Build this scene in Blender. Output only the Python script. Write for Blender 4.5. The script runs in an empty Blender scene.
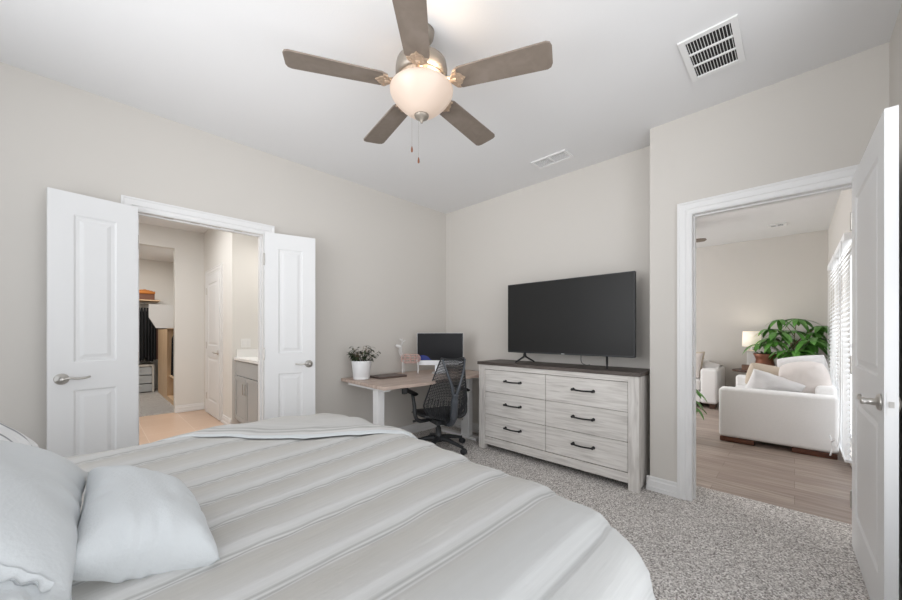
import bpy, math, random
from mathutils import Vector, Matrix, Euler, noise
PI = math.pi
random.seed(7)
scene = bpy.context.scene
COL = scene.collection

# ------------------------------------------------------------------ camera, world, light, exposure
CAM_Z = 1.19
cd = bpy.data.cameras.new('camera'); cam = bpy.data.objects.new('camera', cd); COL.objects.link(cam)
cam.location = (0, 0, CAM_Z); cam.rotation_euler = (PI/2, 0, math.radians(44.3-90))
cd.sensor_width = 36; cd.lens = 352/902*36; cd.shift_y = 33/902; cd.clip_start = .02; cd.clip_end = 100
scene.camera = cam
scene.view_settings.view_transform = 'Standard'; scene.view_settings.look = 'None'
scene.view_settings.exposure = -0.10; scene.view_settings.gamma = 1; scene.view_settings.use_curve_mapping = False
scene.cycles.diffuse_bounces = 8; scene.cycles.max_bounces = 14; scene.cycles.transparent_max_bounces = 16
scene.cycles.use_denoising = True; scene.cycles.sample_clamp_indirect = 4
w = bpy.data.worlds.new('world'); scene.world = w; w.use_nodes = True
w.node_tree.nodes['Background'].inputs[0].default_value = (.93, .96, 1, 1)
w.node_tree.nodes['Background'].inputs[1].default_value = 1.1

def area(name, loc, aim, sx, sy, power, col, spread=180):
    l = bpy.data.lights.new(name, 'AREA'); l.shape = 'RECTANGLE'; l.size = sx; l.size_y = sy; l.energy = power; l.color = col; l.spread = math.radians(spread)
    o = bpy.data.objects.new(name, l); COL.objects.link(o); o.location = loc
    o.rotation_euler = (Vector(aim)-Vector(loc)).to_track_quat('-Z', 'Z').to_euler()
    return o
area('daylight_side_window', (.65, -.52, 1.45), (1.1, 1.2, 2.05), 2.8, 2.2, 28, (.985, .99, 1), 125)
area('head_wall_fill', (-1.09, 1.45, 1.45), (.6, 1.45, 2.0), 3.2, 2.0, 42, (.985, .99, 1), 105)  # wall-sized fill added behind the camera to even out the room
area('daylight_living_window', (5.6, -.5, 1.1), (5.6, 2, 1.3), 1.8, 1.9, 26, (.97, .985, 1))
area('living_far_fill', (5.2, 4.45, 1.6), (5.2, 1, 1.8), 2.5, 1.7, 120, (.98, .985, 1))  # unseen fill light added to brighten the living room
area('bathroom_ceiling_fill', (.2, 4.9, 2.70), (.2, 4.9, 0), 1.2, 1.6, 36, (1, 1, .985))  # unseen ceiling panel added to brighten the bathroom, which has no window
area('vanity_light', (1.7, 4.4, 2.2), (1.2, 4.8, 1.4),   .2, .6, 4, (1, .96, .90))
area('closet_light', (.4, 8.2, 2.70), (.4, 8.2, 0), .6, .8, 36, (1, .97, .92))

# ------------------------------------------------------------------ materials
MATS = {}
def mat(name, col, rough=.6, metal=0, spec=.5, bump=0, bscale=40, var=0, vscale=5, emit=None, estr=0, sheen=0, coat=0):
    m = bpy.data.materials.new(name); m.use_nodes = True; nt = m.node_tree; b = nt.nodes['Principled BSDF']
    b.inputs['Base Color'].default_value = (*col, 1); b.inputs['Roughness'].default_value = rough
    b.inputs['Metallic'].default_value = metal; b.inputs['Specular IOR Level'].default_value = spec
    if sheen: b.inputs['Sheen Weight'].default_value = sheen
    if coat: b.inputs['Coat Weight'].default_value = coat
    if emit: b.inputs['Emission Color'].default_value = (*emit, 1); b.inputs['Emission Strength'].default_value = estr
    tc = nt.nodes.new('ShaderNodeTexCoord')
    if bump:
        n = nt.nodes.new('ShaderNodeTexNoise'); n.inputs['Scale'].default_value = bscale; n.inputs['Detail'].default_value = 4
        bp = nt.nodes.new('ShaderNodeBump'); bp.inputs['Strength'].default_value = bump; bp.inputs['Distance'].default_value = .01
        nt.links.new(tc.outputs['Object'], n.inputs['Vector']); nt.links.new(n.outputs['Fac'], bp.inputs['Height'])
        nt.links.new(bp.outputs['Normal'], b.inputs['Normal'])
    if var:
        n = nt.nodes.new('ShaderNodeTexNoise'); n.inputs['Scale'].default_value = vscale; n.inputs['Detail'].default_value = 3
        mx = nt.nodes.new('ShaderNodeMix'); mx.data_type = 'RGBA'
        mx.inputs[6].default_value = (*[c*(1-var) for c in col], 1); mx.inputs[7].default_value = (*[min(1, c*(1+var)) for c in col], 1)
        nt.links.new(tc.outputs['Object'], n.inputs['Vector']); nt.links.new(n.outputs['Fac'], mx.inputs[0]); nt.links.new(mx.outputs[2], b.inputs['Base Color'])
    MATS[name] = m
    return m

def ramp(nt, stops):
    r = nt.nodes.new('ShaderNodeValToRGB'); e = r.color_ramp.elements
    while len(e) > 1: e.remove(e[-1])
    e[0].position = stops[0][0]; e[0].color = (*stops[0][1], 1)
    for p, c in stops[1:]:
        k = e.new(p); k.color = (*c, 1)
    return r

def wood(name, cols, scale=(1, 1, 1), nscale=6, rough=.55, bump=.05, spec=.4):
    m = bpy.data.materials.new(name); m.use_nodes = True; nt = m.node_tree; b = nt.nodes['Principled BSDF']
    tc = nt.nodes.new('ShaderNodeTexCoord'); mp = nt.nodes.new('ShaderNodeMapping'); mp.inputs['Scale'].default_value = scale
    n = nt.nodes.new('ShaderNodeTexNoise'); n.inputs['Scale'].default_value = nscale; n.inputs['Detail'].default_value = 8; n.inputs['Distortion'].default_value = .6
    r = ramp(nt, [(.3, cols[0]), (.5, cols[1]), (.7, cols[2])])
    nt.links.new(tc.outputs['Object'], mp.inputs[0]); nt.links.new(mp.outputs[0], n.inputs['Vector']); nt.links.new(n.outputs['Fac'], r.inputs[0])
    nt.links.new(r.outputs[0], b.inputs['Base Color']); b.inputs['Roughness'].default_value = rough; b.inputs['Specular IOR Level'].default_value = spec
    bp = nt.nodes.new('ShaderNodeBump'); bp.inputs['Strength'].default_value = bump; bp.inputs['Distance'].default_value = .005
    nt.links.new(n.outputs['Fac'], bp.inputs['Height']); nt.links.new(bp.outputs[0], b.inputs['Normal'])
    return m

WALL = mat('wall_paint', (.61, .585, .55), .85, spec=.2, bump=.04, bscale=180)
WALLB = mat('bath_wall_paint', (.72, .71, .685), .85, spec=.2, bump=.04, bscale=180)
CEIL = mat('ceiling_paint', (.77, .77, .775), .9, spec=.15, bump=.05, bscale=150)
TRIM = mat('white_trim_paint', (.76, .76, .76), .4, spec=.35)
DOORM = mat('white_door_paint', (.75, .755, .76), .42, spec=.35)
NICKEL = mat('satin_nickel', (.55, .53, .50), .28, metal=1)
BLACKM = mat('black_iron', (.02, .02, .021), .45, metal=.3)
BLKPL = mat('black_plastic', (.022, .024, .027), .42, spec=.5)
BLKMESH = mat('black_mesh', (.03, .032, .036), .55)
DARKCH = mat('graphite_plastic', (.06, .068, .08), .38)
SCREEN = mat('dark_screen', (.018, .018, .018), .35, spec=.25)
WHITEP = mat('white_powder_coat', (.78, .78, .78), .4)
SILVER = mat('silver_aluminium', (.75, .76, .78), .35, metal=.6)
POT = mat('white_ceramic', (.78, .79, .80), .35)
SOIL = mat('potting_soil', (.05, .035, .025), .95, bump=.6, bscale=120)
LEAFD = mat('dark_olive_leaf', (.045, .065, .03), .5, var=.6, vscale=30)
LEAFG = mat('glossy_green_leaf', (.085, .24, .04), .35, var=.6, vscale=12)
STEM = mat('brown_stem', (.16, .11, .06), .8)
BRONZE = mat('fan_pewter', (.30, .265, .225), .42, metal=.55)
SOFA = mat('cream_sofa_fabric', (.80, .79, .78), .95, spec=.1, bump=.25, bscale=260, sheen=.2, var=.03, vscale=60)
CUSH = mat('beige_cushion_fabric', (.68, .63, .60), .95, spec=.1, bump=.25, bscale=260, sheen=.2)
TANC = mat('tan_cushion_fabric', (.56, .48, .39), .95, spec=.1, bump=.25, bscale=200)
WHTC = mat('white_cushion_fabric', (.72, .71, .71), .95, spec=.1, bump=.2, bscale=200)
PIPE = mat('charcoal_piping', (.12, .12, .13), .8)
PILW = mat('pale_blue_white_cotton', (.56, .585, .60), .9, spec=.15, bump=.15, bscale=140, sheen=.15)
VENTM = mat('white_vent_metal', (.80, .80, .80), .5)
GREYV = mat('grey_vent_shade', (.30, .30, .30), .9)
DARKV = mat('dark_vent_shade', (.015, .015, .015), .9)
SHADE = mat('cream_lamp_shade', (.85, .80, .72), .9, emit=(1, .86, .68), estr=.45)
LAMPB = mat('white_lamp_base', (.80, .79, .77), .5)
DKWOOD = wood('dark_brown_wood', [(.035, .018, .012), (.06, .03, .02), (.09, .045, .03)], (1, 8, 8), 4, .4)
REDWOOD = wood('reddish_brown_wood', [(.06, .02, .01), (.10, .035, .018), (.14, .055, .03)], (8, 1, 8), 4, .4)
TANWOOD = wood('tan_closet_wood', [(.50, .33, .19), (.58, .40, .25), (.64, .46, .30)], (6, 6, .8), 3, .55)
COPPER = mat('copper_pot', (.20, .075, .04), .45, metal=.4)
CABG = mat('grey_cabinet_paint', (.42, .43, .435), .5)
COUNTER = mat('white_countertop', (.82, .82, .81), .25)
CLOTHD = mat('black_garment', (.012, .012, .014), .95, bump=.3, bscale=30)
CLOTHB = mat('brown_garment', (.10, .045, .03), .95, bump=.3, bscale=30)
CLOTHO = mat('orange_fabric', (.50, .18, .04), .9, bump=.3, bscale=30)
DRAWG = mat('pale_grey_plastic_drawer', (.42, .44, .45), .4)
BLIND = mat('white_blind_slat', (.83, .84, .85), .5, emit=(.95, .97, 1), estr=0.0)
GOLDP = mat('rose_wire', (.60, .42, .38), .6)
WHTWIRE = mat('white_wire', (.70, .69, .68), .6)

def comforter_mat():
    m = bpy.data.materials.new('striped_comforter'); m.use_nodes = True; nt = m.node_tree; b = nt.nodes['Principled BSDF']
    b.inputs['Roughness'].default_value = .9; b.inputs['Specular IOR Level'].default_value = .12; b.inputs['Sheen Weight'].default_value = .15
    at = nt.nodes.new('ShaderNodeAttribute'); at.attribute_name = 'cloth'
    sx = nt.nodes.new('ShaderNodeSeparateXYZ'); nt.links.new(at.outputs['Vector'], sx.inputs[0])
    def mth(op, a, bb=None):
        n = nt.nodes.new('ShaderNodeMath'); n.operation = op
        for i, v in enumerate((a, bb)):
            if v is None: continue
            if isinstance(v, (int, float)): n.inputs[i].default_value = v
            else: nt.links.new(v, n.inputs[i])
        return n.outputs[0]
    fr = mth('FRACT', mth('DIVIDE', mth('SUBTRACT', sx.outputs[1], .39), .213))
    r = ramp(nt, [(0, (.53, .53, .52)), (.08, (.57, .57, .565)), (.25, (.53, .525, .51)), (.5, (.50, .49, .465)), (.7, (.48, .468, .44)),
                  (.84, (.46, .45, .43)), (.87, (.60, .60, .59)), (.9, (.36, .36, .35)), (.93, (.61, .61, .60)), (.96, (.37, .37, .36)), (1, (.58, .58, .57))])
    nt.links.new(fr, r.inputs[0])
    # woven slub texture
    mp = nt.nodes.new('ShaderNodeMapping'); mp.inputs['Scale'].default_value = (6, 90, 6)
    nz = nt.nodes.new('ShaderNodeTexNoise'); nz.inputs['Scale'].default_value = 1; nz.inputs['Detail'].default_value = 4
    nt.links.new(at.outputs['Vector'], mp.inputs[0]); nt.links.new(mp.outputs[0], nz.inputs['Vector'])
    v = nt.nodes.new('ShaderNodeMix'); v.data_type = 'RGBA'; v.blend_type = 'MULTIPLY'; v.inputs[0].default_value = .5
    r2 = ramp(nt, [(.3, (.86, .86, .86)), (.7, (1, 1, 1))]); nt.links.new(nz.outputs[0], r2.inputs[0])
    nt.links.new(r.outputs[0], v.inputs[6]); nt.links.new(r2.outputs[0], v.inputs[7])
    # near border of the comforter is plain white cloth
    fb = nt.nodes.new('ShaderNodeMapRange'); fb.inputs[1].default_value = .60; fb.inputs[2].default_value = .50; fb.clamp = True
    nt.links.new(sx.outputs[1], fb.inputs[0])
    v2 = nt.nodes.new('ShaderNodeMix'); v2.data_type = 'RGBA'; v2.inputs[7].default_value = (.55, .56, .56, 1)
    f2 = mth('MULTIPLY', fb.outputs[0], .75)
    nt.links.new(f2, v2.inputs[0]); nt.links.new(v.outputs[2], v2.inputs[6]); nt.links.new(v2.outputs[2], b.inputs['Base Color'])
    bp = nt.nodes.new('ShaderNodeBump'); bp.inputs['Strength'].default_value = .25; bp.inputs['Distance'].default_value = .004
    nt.links.new(nz.outputs[0], bp.inputs['Height']); nt.links.new(bp.outputs[0], b.inputs['Normal'])
    return m
COMF = comforter_mat()

def carpet_mat(name, c0, c1, c2, sc=170):
    m = bpy.data.materials.new(name); m.use_nodes = True; nt = m.node_tree; b = nt.nodes['Principled BSDF']
    b.inputs['Roughness'].default_value = 1; b.inputs['Specular IOR Level'].default_value = .05
    tc = nt.nodes.new('ShaderNodeTexCoord')
    n = nt.nodes.new('ShaderNodeTexNoise'); n.inputs['Scale'].default_value = sc; n.inputs['Detail'].default_value = 1
    r = ramp(nt, [(.05, c0), (.45, c1), (.95, c2)])
    n2 = nt.nodes.new('ShaderNodeTexNoise'); n2.inputs['Scale'].default_value = 2.2; n2.inputs['Detail'].default_value = 3
    r2 = ramp(nt, [(.35, (.93, .93, .93)), (.65, (1, 1, 1))])
    mx = nt.nodes.new('ShaderNodeMix'); mx.data_type = 'RGBA'; mx.blend_type = 'MULTIPLY'; mx.inputs[0].default_value = 1
    for a in (n, n2): nt.links.new(tc.outputs['Object'], a.inputs['Vector'])
    vo = nt.nodes.new('ShaderNodeTexVoronoi'); vo.inputs['Scale'].default_value = sc; nt.links.new(tc.outputs['Object'], vo.inputs['Vector'])
    sp = nt.nodes.new('ShaderNodeSeparateColor'); nt.links.new(vo.outputs['Color'], sp.inputs[0])
    nt.links.new(sp.outputs[0], r.inputs[0]); nt.links.new(n2.outputs[0], r2.inputs[0])
    nt.links.new(r.outputs[0], mx.inputs[6]); nt.links.new(r2.outputs[0], mx.inputs[7]); nt.links.new(mx.outputs[2], b.inputs['Base Color'])
    bp = nt.nodes.new('ShaderNodeBump'); bp.inputs['Strength'].default_value = .3; bp.inputs['Distance'].default_value = .01
    nt.links.new(n.outputs[0], bp.inputs['Height']); nt.links.new(bp.outputs[0], b.inputs['Normal'])
    return m
CARPET = carpet_mat('grey_beige_carpet', (.24, .22, .21), (.56, .53, .505), (.95, .92, .895), 175)

def plank_mat():
    m = bpy.data.materials.new('grey_oak_planks'); m.use_nodes = True; nt = m.node_tree; b = nt.nodes['Principled BSDF']
    tc = nt.nodes.new('ShaderNodeTexCoord'); mp = nt.nodes.new('ShaderNodeMapping'); mp.inputs['Rotation'].default_value = (0, 0, PI/2)
    br = nt.nodes.new('ShaderNodeTexBrick'); br.offset = .37; br.inputs['Scale'].default_value = 1
    br.inputs['Brick Width'].default_value = 1.25; br.inputs['Row Height'].default_value = .18; br.inputs['Mortar Size'].default_value = .0015
    br.inputs['Color1'].default_value = (.33, .26, .22, 1); br.inputs['Color2'].default_value = (.43, .355, .305, 1); br.inputs['Mortar'].default_value = (.2, .15, .12, 1)
    mp2 = nt.nodes.new('ShaderNodeMapping'); mp2.inputs['Scale'].default_value = (14, 1.1, 1)
    n = nt.nodes.new('ShaderNodeTexNoise'); n.inputs['Scale'].default_value = 2; n.inputs['Detail'].default_value = 8; n.inputs['Distortion'].default_value = .5
    r = ramp(nt, [(.3, (.68, .66, .65)), (.7, (1.15, 1.15, 1.15))])
    mx = nt.nodes.new('ShaderNodeMix'); mx.data_type = 'RGBA'; mx.blend_type = 'MULTIPLY'; mx.inputs[0].default_value = 1
    nt.links.new(tc.outputs['Object'], mp.inputs[0]); nt.links.new(mp.outputs[0], br.inputs['Vector'])
    nt.links.new(tc.outputs['Object'], mp2.inputs[0]); nt.links.new(mp2.outputs[0], n.inputs['Vector']); nt.links.new(n.outputs[0], r.inputs[0])
    nt.links.new(br.outputs[0], mx.inputs[6]); nt.links.new(r.outputs[0], mx.inputs[7]); nt.links.new(mx.outputs[2], b.inputs['Base Color'])
    b.inputs['Roughness'].default_value = .42; b.inputs['Specular IOR Level'].default_value = .4
    return m
PLANK = plank_mat()

def tile_mat():
    m = bpy.data.materials.new('tan_floor_tile'); m.use_nodes = True; nt = m.node_tree; b = nt.nodes['Principled BSDF']
    tc = nt.nodes.new('ShaderNodeTexCoord'); br = nt.nodes.new('ShaderNodeTexBrick'); br.offset = 0; br.inputs['Scale'].default_value = 1
    br.inputs['Brick Width'].default_value = .45; br.inputs['Row Height'].default_value = .45; br.inputs['Mortar Size'].default_value = .004
    br.inputs['Color1'].default_value = (.60, .43, .32, 1); br.inputs['Color2'].default_value = (.64, .46, .345, 1); br.inputs['Mortar'].default_value = (.70, .55, .44, 1)
    nt.links.new(tc.outputs['Object'], br.inputs['Vector']); nt.links.new(br.outputs[0], b.inputs['Base Color']); b.inputs['Roughness'].default_value = .35
    return m
TILE = tile_mat()

WASH = wood('whitewashed_oak', [(.52, .495, .47), (.66, .635, .605), (.75, .73, .70)], (5, .9, 14), 4, .6, .08)
WASHV = wood('whitewashed_oak_upright', [(.52, .495, .47), (.66, .635, .605), (.75, .73, .70)], (9, 9, .9), 4, .6, .08)
TOPW = wood('weathered_charcoal_wood', [(.055, .045, .04), (.085, .07, .062), (.12, .10, .09)], (14, .8, 10), 4, .5, .08)
DESKW = wood('walnut_live_edge', [(.38, .29, .24), (.49, .385, .33), (.57, .47, .41)], (1, 7, 1), 4, .4, .03)
BLADEW = wood('fan_blade_wood', [(.175, .14, .115), (.205, .168, .138), (.235, .195, .165)], (2, 2, 1), 5, .5, .02)

def glass_bowl():
    m = bpy.data.materials.new('frosted_lit_glass'); m.use_nodes = True; nt = m.node_tree; b = nt.nodes['Principled BSDF']
    b.inputs['Base Color'].default_value = (.44, .37, .32, 1); b.inputs['Roughness'].default_value = .35
    b.inputs['Emission Color'].default_value = (1, .74, .56, 1)
    # glow of the lit bulbs is put into the glass as even emission
    b.inputs['Emission Strength'].default_value = .30
    return m
BOWL = glass_bowl()

def pillow_pattern():
    m = bpy.data.materials.new('white_lined_cotton'); m.use_nodes = True; nt = m.node_tree; b = nt.nodes['Principled BSDF']
    tc = nt.nodes.new('ShaderNodeTexCoord'); wv = nt.nodes.new('ShaderNodeTexWave'); wv.bands_direction = 'DIAGONAL'; wv.inputs['Scale'].default_value = 5; wv.inputs['Distortion'].default_value = 1.5
    r = ramp(nt, [(0, (.25, .26, .28)), (.08, (.76, .77, .78)), (1, (.76, .77, .78))])
    nt.links.new(tc.outputs['Object'], wv.inputs[0]); nt.links.new(wv.outputs[1], r.inputs[0]); nt.links.new(r.outputs[0], b.inputs['Base Color']); b.inputs['Roughness'].default_value = .9
    return m
PILP = pillow_pattern()
def imac_screen():
    m = mat('monitor_glass', (.006, .006, .008), .3, spec=.2)
    return m
IMACS = imac_screen()
BLUEG = mat('screen_blue_picture', (.01, .015, .06), .2, emit=(.02, .04, .30), estr=.35)

# ------------------------------------------------------------------ mesh helpers
class M:
    def __init__(s): s.v = []; s.f = []
    def add(s, vs, fs):
        k = len(s.v); s.v += [tuple(p) for p in vs]; s.f += [tuple(i+k for i in f) for f in fs]; return s
    def box(s, x0, x1, y0, y1, z0, z1, mt=None):
        vs = [Vector(p) for p in ((x0,y0,z0),(x1,y0,z0),(x1,y1,z0),(x0,y1,z0),(x0,y0,z1),(x1,y0,z1),(x1,y1,z1),(x0,y1,z1))]
        if mt: vs = [mt @ p for p in vs]
        return s.add(vs, [(0,3,2,1),(4,5,6,7),(0,1,5,4),(1,2,6,5),(2,3,7,6),(3,0,4,7)])
    def prism(s, poly, n0, n1, fn):                     # poly in 2-D, fn(a,b,n)->3-D
        k = len(poly); vs = [fn(a, b, n0) for a, b in poly]+[fn(a, b, n1) for a, b in poly]
        return s.add(vs, [tuple(range(k))[::-1], tuple(range(k, 2*k))]+[(i, (i+1) % k, (i+1) % k+k, i+k) for i in range(k)])
    def tube(s, pts, r, n=8, cap=True):
        pts = [Vector(p) for p in pts]; rr = r if isinstance(r, (list, tuple)) else [r]*len(pts)
        k0 = len(s.v); prev = None
        for i, p in enumerate(pts):
            t = (pts[min(i+1, len(pts)-1)]-pts[max(i-1, 0)]).normalized()
            if prev is None: a = t.orthogonal().normalized()
            else: a = (prev-t*prev.dot(t)).normalized()
            prev = a; b = t.cross(a)
            s.v += [tuple(p+(a*math.cos(q*2*PI/n)+b*math.sin(q*2*PI/n))*rr[i]) for q in range(n)]
        for i in range(len(pts)-1):
            for q in range(n):
                a = k0+i*n+q; b = k0+i*n+(q+1) % n; s.f.append((a, b, b+n, a+n))
        if cap: s.f.append(tuple(range(k0, k0+n))[::-1]); e = k0+(len(pts)-1)*n; s.f.append(tuple(range(e, e+n)))
        return s
    def lathe(s, prof, c=(0, 0, 0), n=28, mt=None):     # prof [(r,z)]
        k0 = len(s.v)
        for r, z in prof:
            for q in range(n):
                p = Vector((r*math.cos(q*2*PI/n), r*math.sin(q*2*PI/n), z))
                if mt: p = mt @ p
                s.v.append(tuple(p+Vector(c)))
        for i in range(len(prof)-1):
            for q in range(n):
                a = k0+i*n+q; b = k0+i*n+(q+1) % n; s.f.append((a, b, b+n, a+n))
        if prof[0][0] > 1e-4: s.f.append(tuple(range(k0, k0+n))[::-1])
        if prof[-1][0] > 1e-4: e = k0+(len(prof)-1)*n; s.f.append(tuple(range(e, e+n)))
        return s
    def grid(s, nu, nv, fn):
        k0 = len(s.v)
        for i in range(nu+1):
            for j in range(nv+1): s.v.append(tuple(fn(i/nu, j/nv)))
        for i in range(nu):
            for j in range(nv):
                a = k0+i*(nv+1)+j; s.f.append((a, a+nv+1, a+nv+2, a+1))
        return s
    def obj(s, name, m, parent=None, bevel=0, smooth=False, mt=None, segs=2):
        me = bpy.data.meshes.new(name)
        vs = [tuple(mt @ Vector(p)) for p in s.v] if mt else s.v
        me.from_pydata(vs, [], s.f); me.update()
        me.materials.append(m)
        o = bpy.data.objects.new(name, me); COL.objects.link(o)
        if parent: o.parent = parent
        if smooth:
            me.polygons.foreach_set('use_smooth', [True]*len(me.polygons))
        if bevel:
            b = o.modifiers.new('bevel', 'BEVEL'); b.width = bevel; b.segments = segs; b.limit_method = 'ANGLE'; b.angle_limit = .6
            me.polygons.foreach_set('use_smooth', [True]*len(me.polygons))
            wn = o.modifiers.new('wn', 'WEIGHTED_NORMAL'); wn.keep_sharp = True
        return o

def empty(name, loc=(0, 0, 0), rz=0):
    o = bpy.data.objects.new(name, None); COL.objects.link(o); o.location = loc; o.rotation_euler = (0, 0, rz); o.empty_display_size = .1
    return o
def tag(o, label, cat, group=None, kind=None):
    o['label'] = label; o['category'] = cat
    if group: o['group'] = group
    if kind: o['kind'] = kind
    return o
def st(o): o['kind'] = 'structure'; return o
def copy_tree(o, parent=None):
    c = o.copy(); COL.objects.link(c)
    if parent: c.parent = parent
    for ch in [x for x in o.children]: copy_tree(ch, c)
    return c
def spline(pts, n=6):                                    # catmull-rom
    P = [Vector(p) for p in pts]; P = [P[0]*2-P[1]]+P+[P[-1]*2-P[-2]]; out = []
    for i in range(1, len(P)-2):
        for k in range(n):
            t = k/n; a, b, c, d = P[i-1], P[i], P[i+1], P[i+2]
            out.append(.5*((2*b)+(-a+c)*t+(2*a-5*b+4*c-d)*t*t+(-a+3*b-3*c+d)*t**3))
    out.append(P[-2]); return out

# ------------------------------------------------------------------ structure
XB, XC, YA, YD, YJ, HC = 3.242, 2.976, 3.255, -.362, .788, 2.743
XH = -.95                         # headboard wall, behind the camera
XL = 7.756                        # far wall of the living room
st(M().box(XH-.1, XB+.06, YD-.12, YA+.06, -.1, 0).obj('floor', CARPET))
st(M().box(XC+.003, XL+.1, YD-.12, 4.6, -.11, -.004).obj('floor_living_room', PLANK))
st(M().box(-1.3, 2.0, YA+.06, 6.66, -.1, -.002).obj('floor_bathroom', TILE))
st(M().box(-1.3, 1.5, 6.66, 9.9, -.1, .001).obj('floor_closet', carpet_mat('closet_carpet', (.15, .13, .12), (.36, .34, .32), (.6, .58, .56), 150)))
st(M().box(XH-.1, XB+.1, YD-.1, YA+.1, HC, HC+.1).obj('ceiling', CEIL))
st(M().box(XC+.1, XL+.1, YD-.1, 4.6, HC, HC+.1).obj('ceiling_living_room', CEIL)).location.z = .0005
st(M().box(-1.3, 2.0, YA+.1, 9.9, HC, HC+.1).obj('ceiling_bathroom', CEIL))
# left wall with the double door opening
DA0, DA1, DH = .227, 1.036, 2.035
m = M(); m.box(XH-.1, DA0, YA, YA+.12, 0, HC); m.box(DA1, XB+.12, YA, YA+.12, 0, HC); m.box(DA0, DA1, YA, YA+.12, DH, HC)
st(m.obj('wall_left', WALL))
st(M().box(XB, XB+.12, YJ-.06, YA, 0, HC).obj('wall_back', WALL))
DR0, DR1 = -.265, .522
m = M(); m.box(XC, XC+.12, DR1, YJ, 0, HC); m.box(XC, XC+.12, YD, DR0, 0, HC); m.box(XC, XC+.12, DR0, DR1, DH, HC); m.box(XC+.12, XB+.12, YJ-.12, YJ, 0, HC)
st(m.obj('wall_right', WALL))
# exterior wall with bedroom window (behind the camera) and two living room windows
def wall_y(name, y0, y1, x0, x1, holes, mt_):
    m = M(); x = x0
    for a, b, z0, z1 in holes:
        m.box(x, a, y0, y1, 0, HC); m.box(a, b, y0, y1, z1, HC)
        if z0 > 0: m.box(a, b, y0, y1, 0, z0)
        x = b
    m.box(x, x1, y0, y1, 0, HC); return st(m.obj(name, mt_))
wall_y('wall_exterior', YD-.14, YD, XH-.1, XL+.1, [(-.80, 2.10, .3, 2.6), (4.50, 5.52, .08, 2.03), (5.68, 6.62, .08, 2.03)], WALL)
m = M(); m.box(XH-.12, XH, YD, -.18, 0, HC); m.box(XH-.12, XH, 3.08, YA, 0, HC); m.box(XH-.12, XH, -.18, 3.08, 2.6, HC); m.box(XH-.12, XH, -.18, 3.08, 0, .3)  # out-of-view opening added to let the head side fill in
st(m.obj('wall_headboard', WALL))
st(M().box(XL, XL+.12, YD, 4.6, 0, HC).obj('wall_living_back', WALL))
m = M(); m.box(XB+.12, 3.9, 4.5, 4.62, 0, HC); m.box(6.5, XL, 4.5, 4.62, 0, HC); m.box(3.9, 6.5, 4.5, 4.62, 2.5, HC); m.box(3.9, 6.5, 4.5, 4.62, 0, .7)
st(m.obj('wall_living_far', WALL))
st(M().box(XB, XB+.12, YA+.12, 4.6, 0, HC).obj('wall_living_side', WALL))
# bathroom
m = M(); m.box(.88, 1.24, 6.6, 6.72, 0, HC); m.box(-1.3, -.5, 6.6, 6.72, 0, HC); m.box(-.5, .88, 6.6, 6.72, 2.45, HC)
st(m.obj('wall_bathroom_back', WALLB))
m = M(); m.box(1.24, 2.0, 5.04, 5.16, 0, HC); m.box(1.24, 1.36, 5.16, 5.56, 0, HC); m.box(1.24, 1.36, 6.30, 6.72, 0, HC); m.box(1.24, 1.36, 5.56, 6.30, 2.035, HC)
st(m.obj('wall_bathroom_side', WALLB))
st(M().box(1.88, 2.0, YA+.12, 5.04, 0, HC).obj('wall_bathroom_vanity', WALLB))
st(M().box(-1.35, -1.3, YA+.12, 9.9, 0, HC).obj('wall_bathroom_left', WALLB))
st(M().box(-1.3, 1.5, 9.8, 9.9, 0, HC).obj('wall_closet_back', WALLB))
st(M().box(1.3, 1.42, 6.72, 9.8, 0, HC).obj('wall_closet_side', WALLB))

# casings and baseboards
PROF = [(0, 0), (0, .010), (.012, .014), (.028, .014), (.034, .019), (.066, .019), (.074, .024), (.083, .024), (.083, 0)]
def casing(name, a0, a1, top, fn, wid=1.0, zb=0):
    m = M(); k0 = 0; n = len(PROF)
    for o_, d in PROF:
        o_ *= wid
        m.v += [tuple(fn(a0-o_, zb, d)), tuple(fn(a0-o_, top+o_, d)), tuple(fn(a1+o_, top+o_, d)), tuple(fn(a1+o_, zb, d))]
    for i in range(n-1):
        for q in range(3): a = i*4+q; m.f.append((a, a+1, a+5, a+4))
    m.f.append(tuple(i*4 for i in range(n))); m.f.append(tuple(i*4+3 for i in range(n))[::-1])
    return st(m.obj(name, TRIM))
fA = lambda a, z, d: Vector((a, YA-d, z))
fC = lambda a, z, d: Vector((XC-d, a, z))
casing('trim_1', DA0, DA1, DH, fA); casing('trim_2', DR0, DR1, DH, fC)
casing('trim_3', DR0, DR1, DH, lambda a, z, d: Vector((XC+.12+d, a, z)))
casing('trim_4', DA0, DA1, DH, lambda a, z, d: Vector((a, YA+.12+d, z)))
casing('trim_5', 5.56, 6.30, 2.035, lambda a, z, d: Vector((1.24-d, a, z)))
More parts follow.
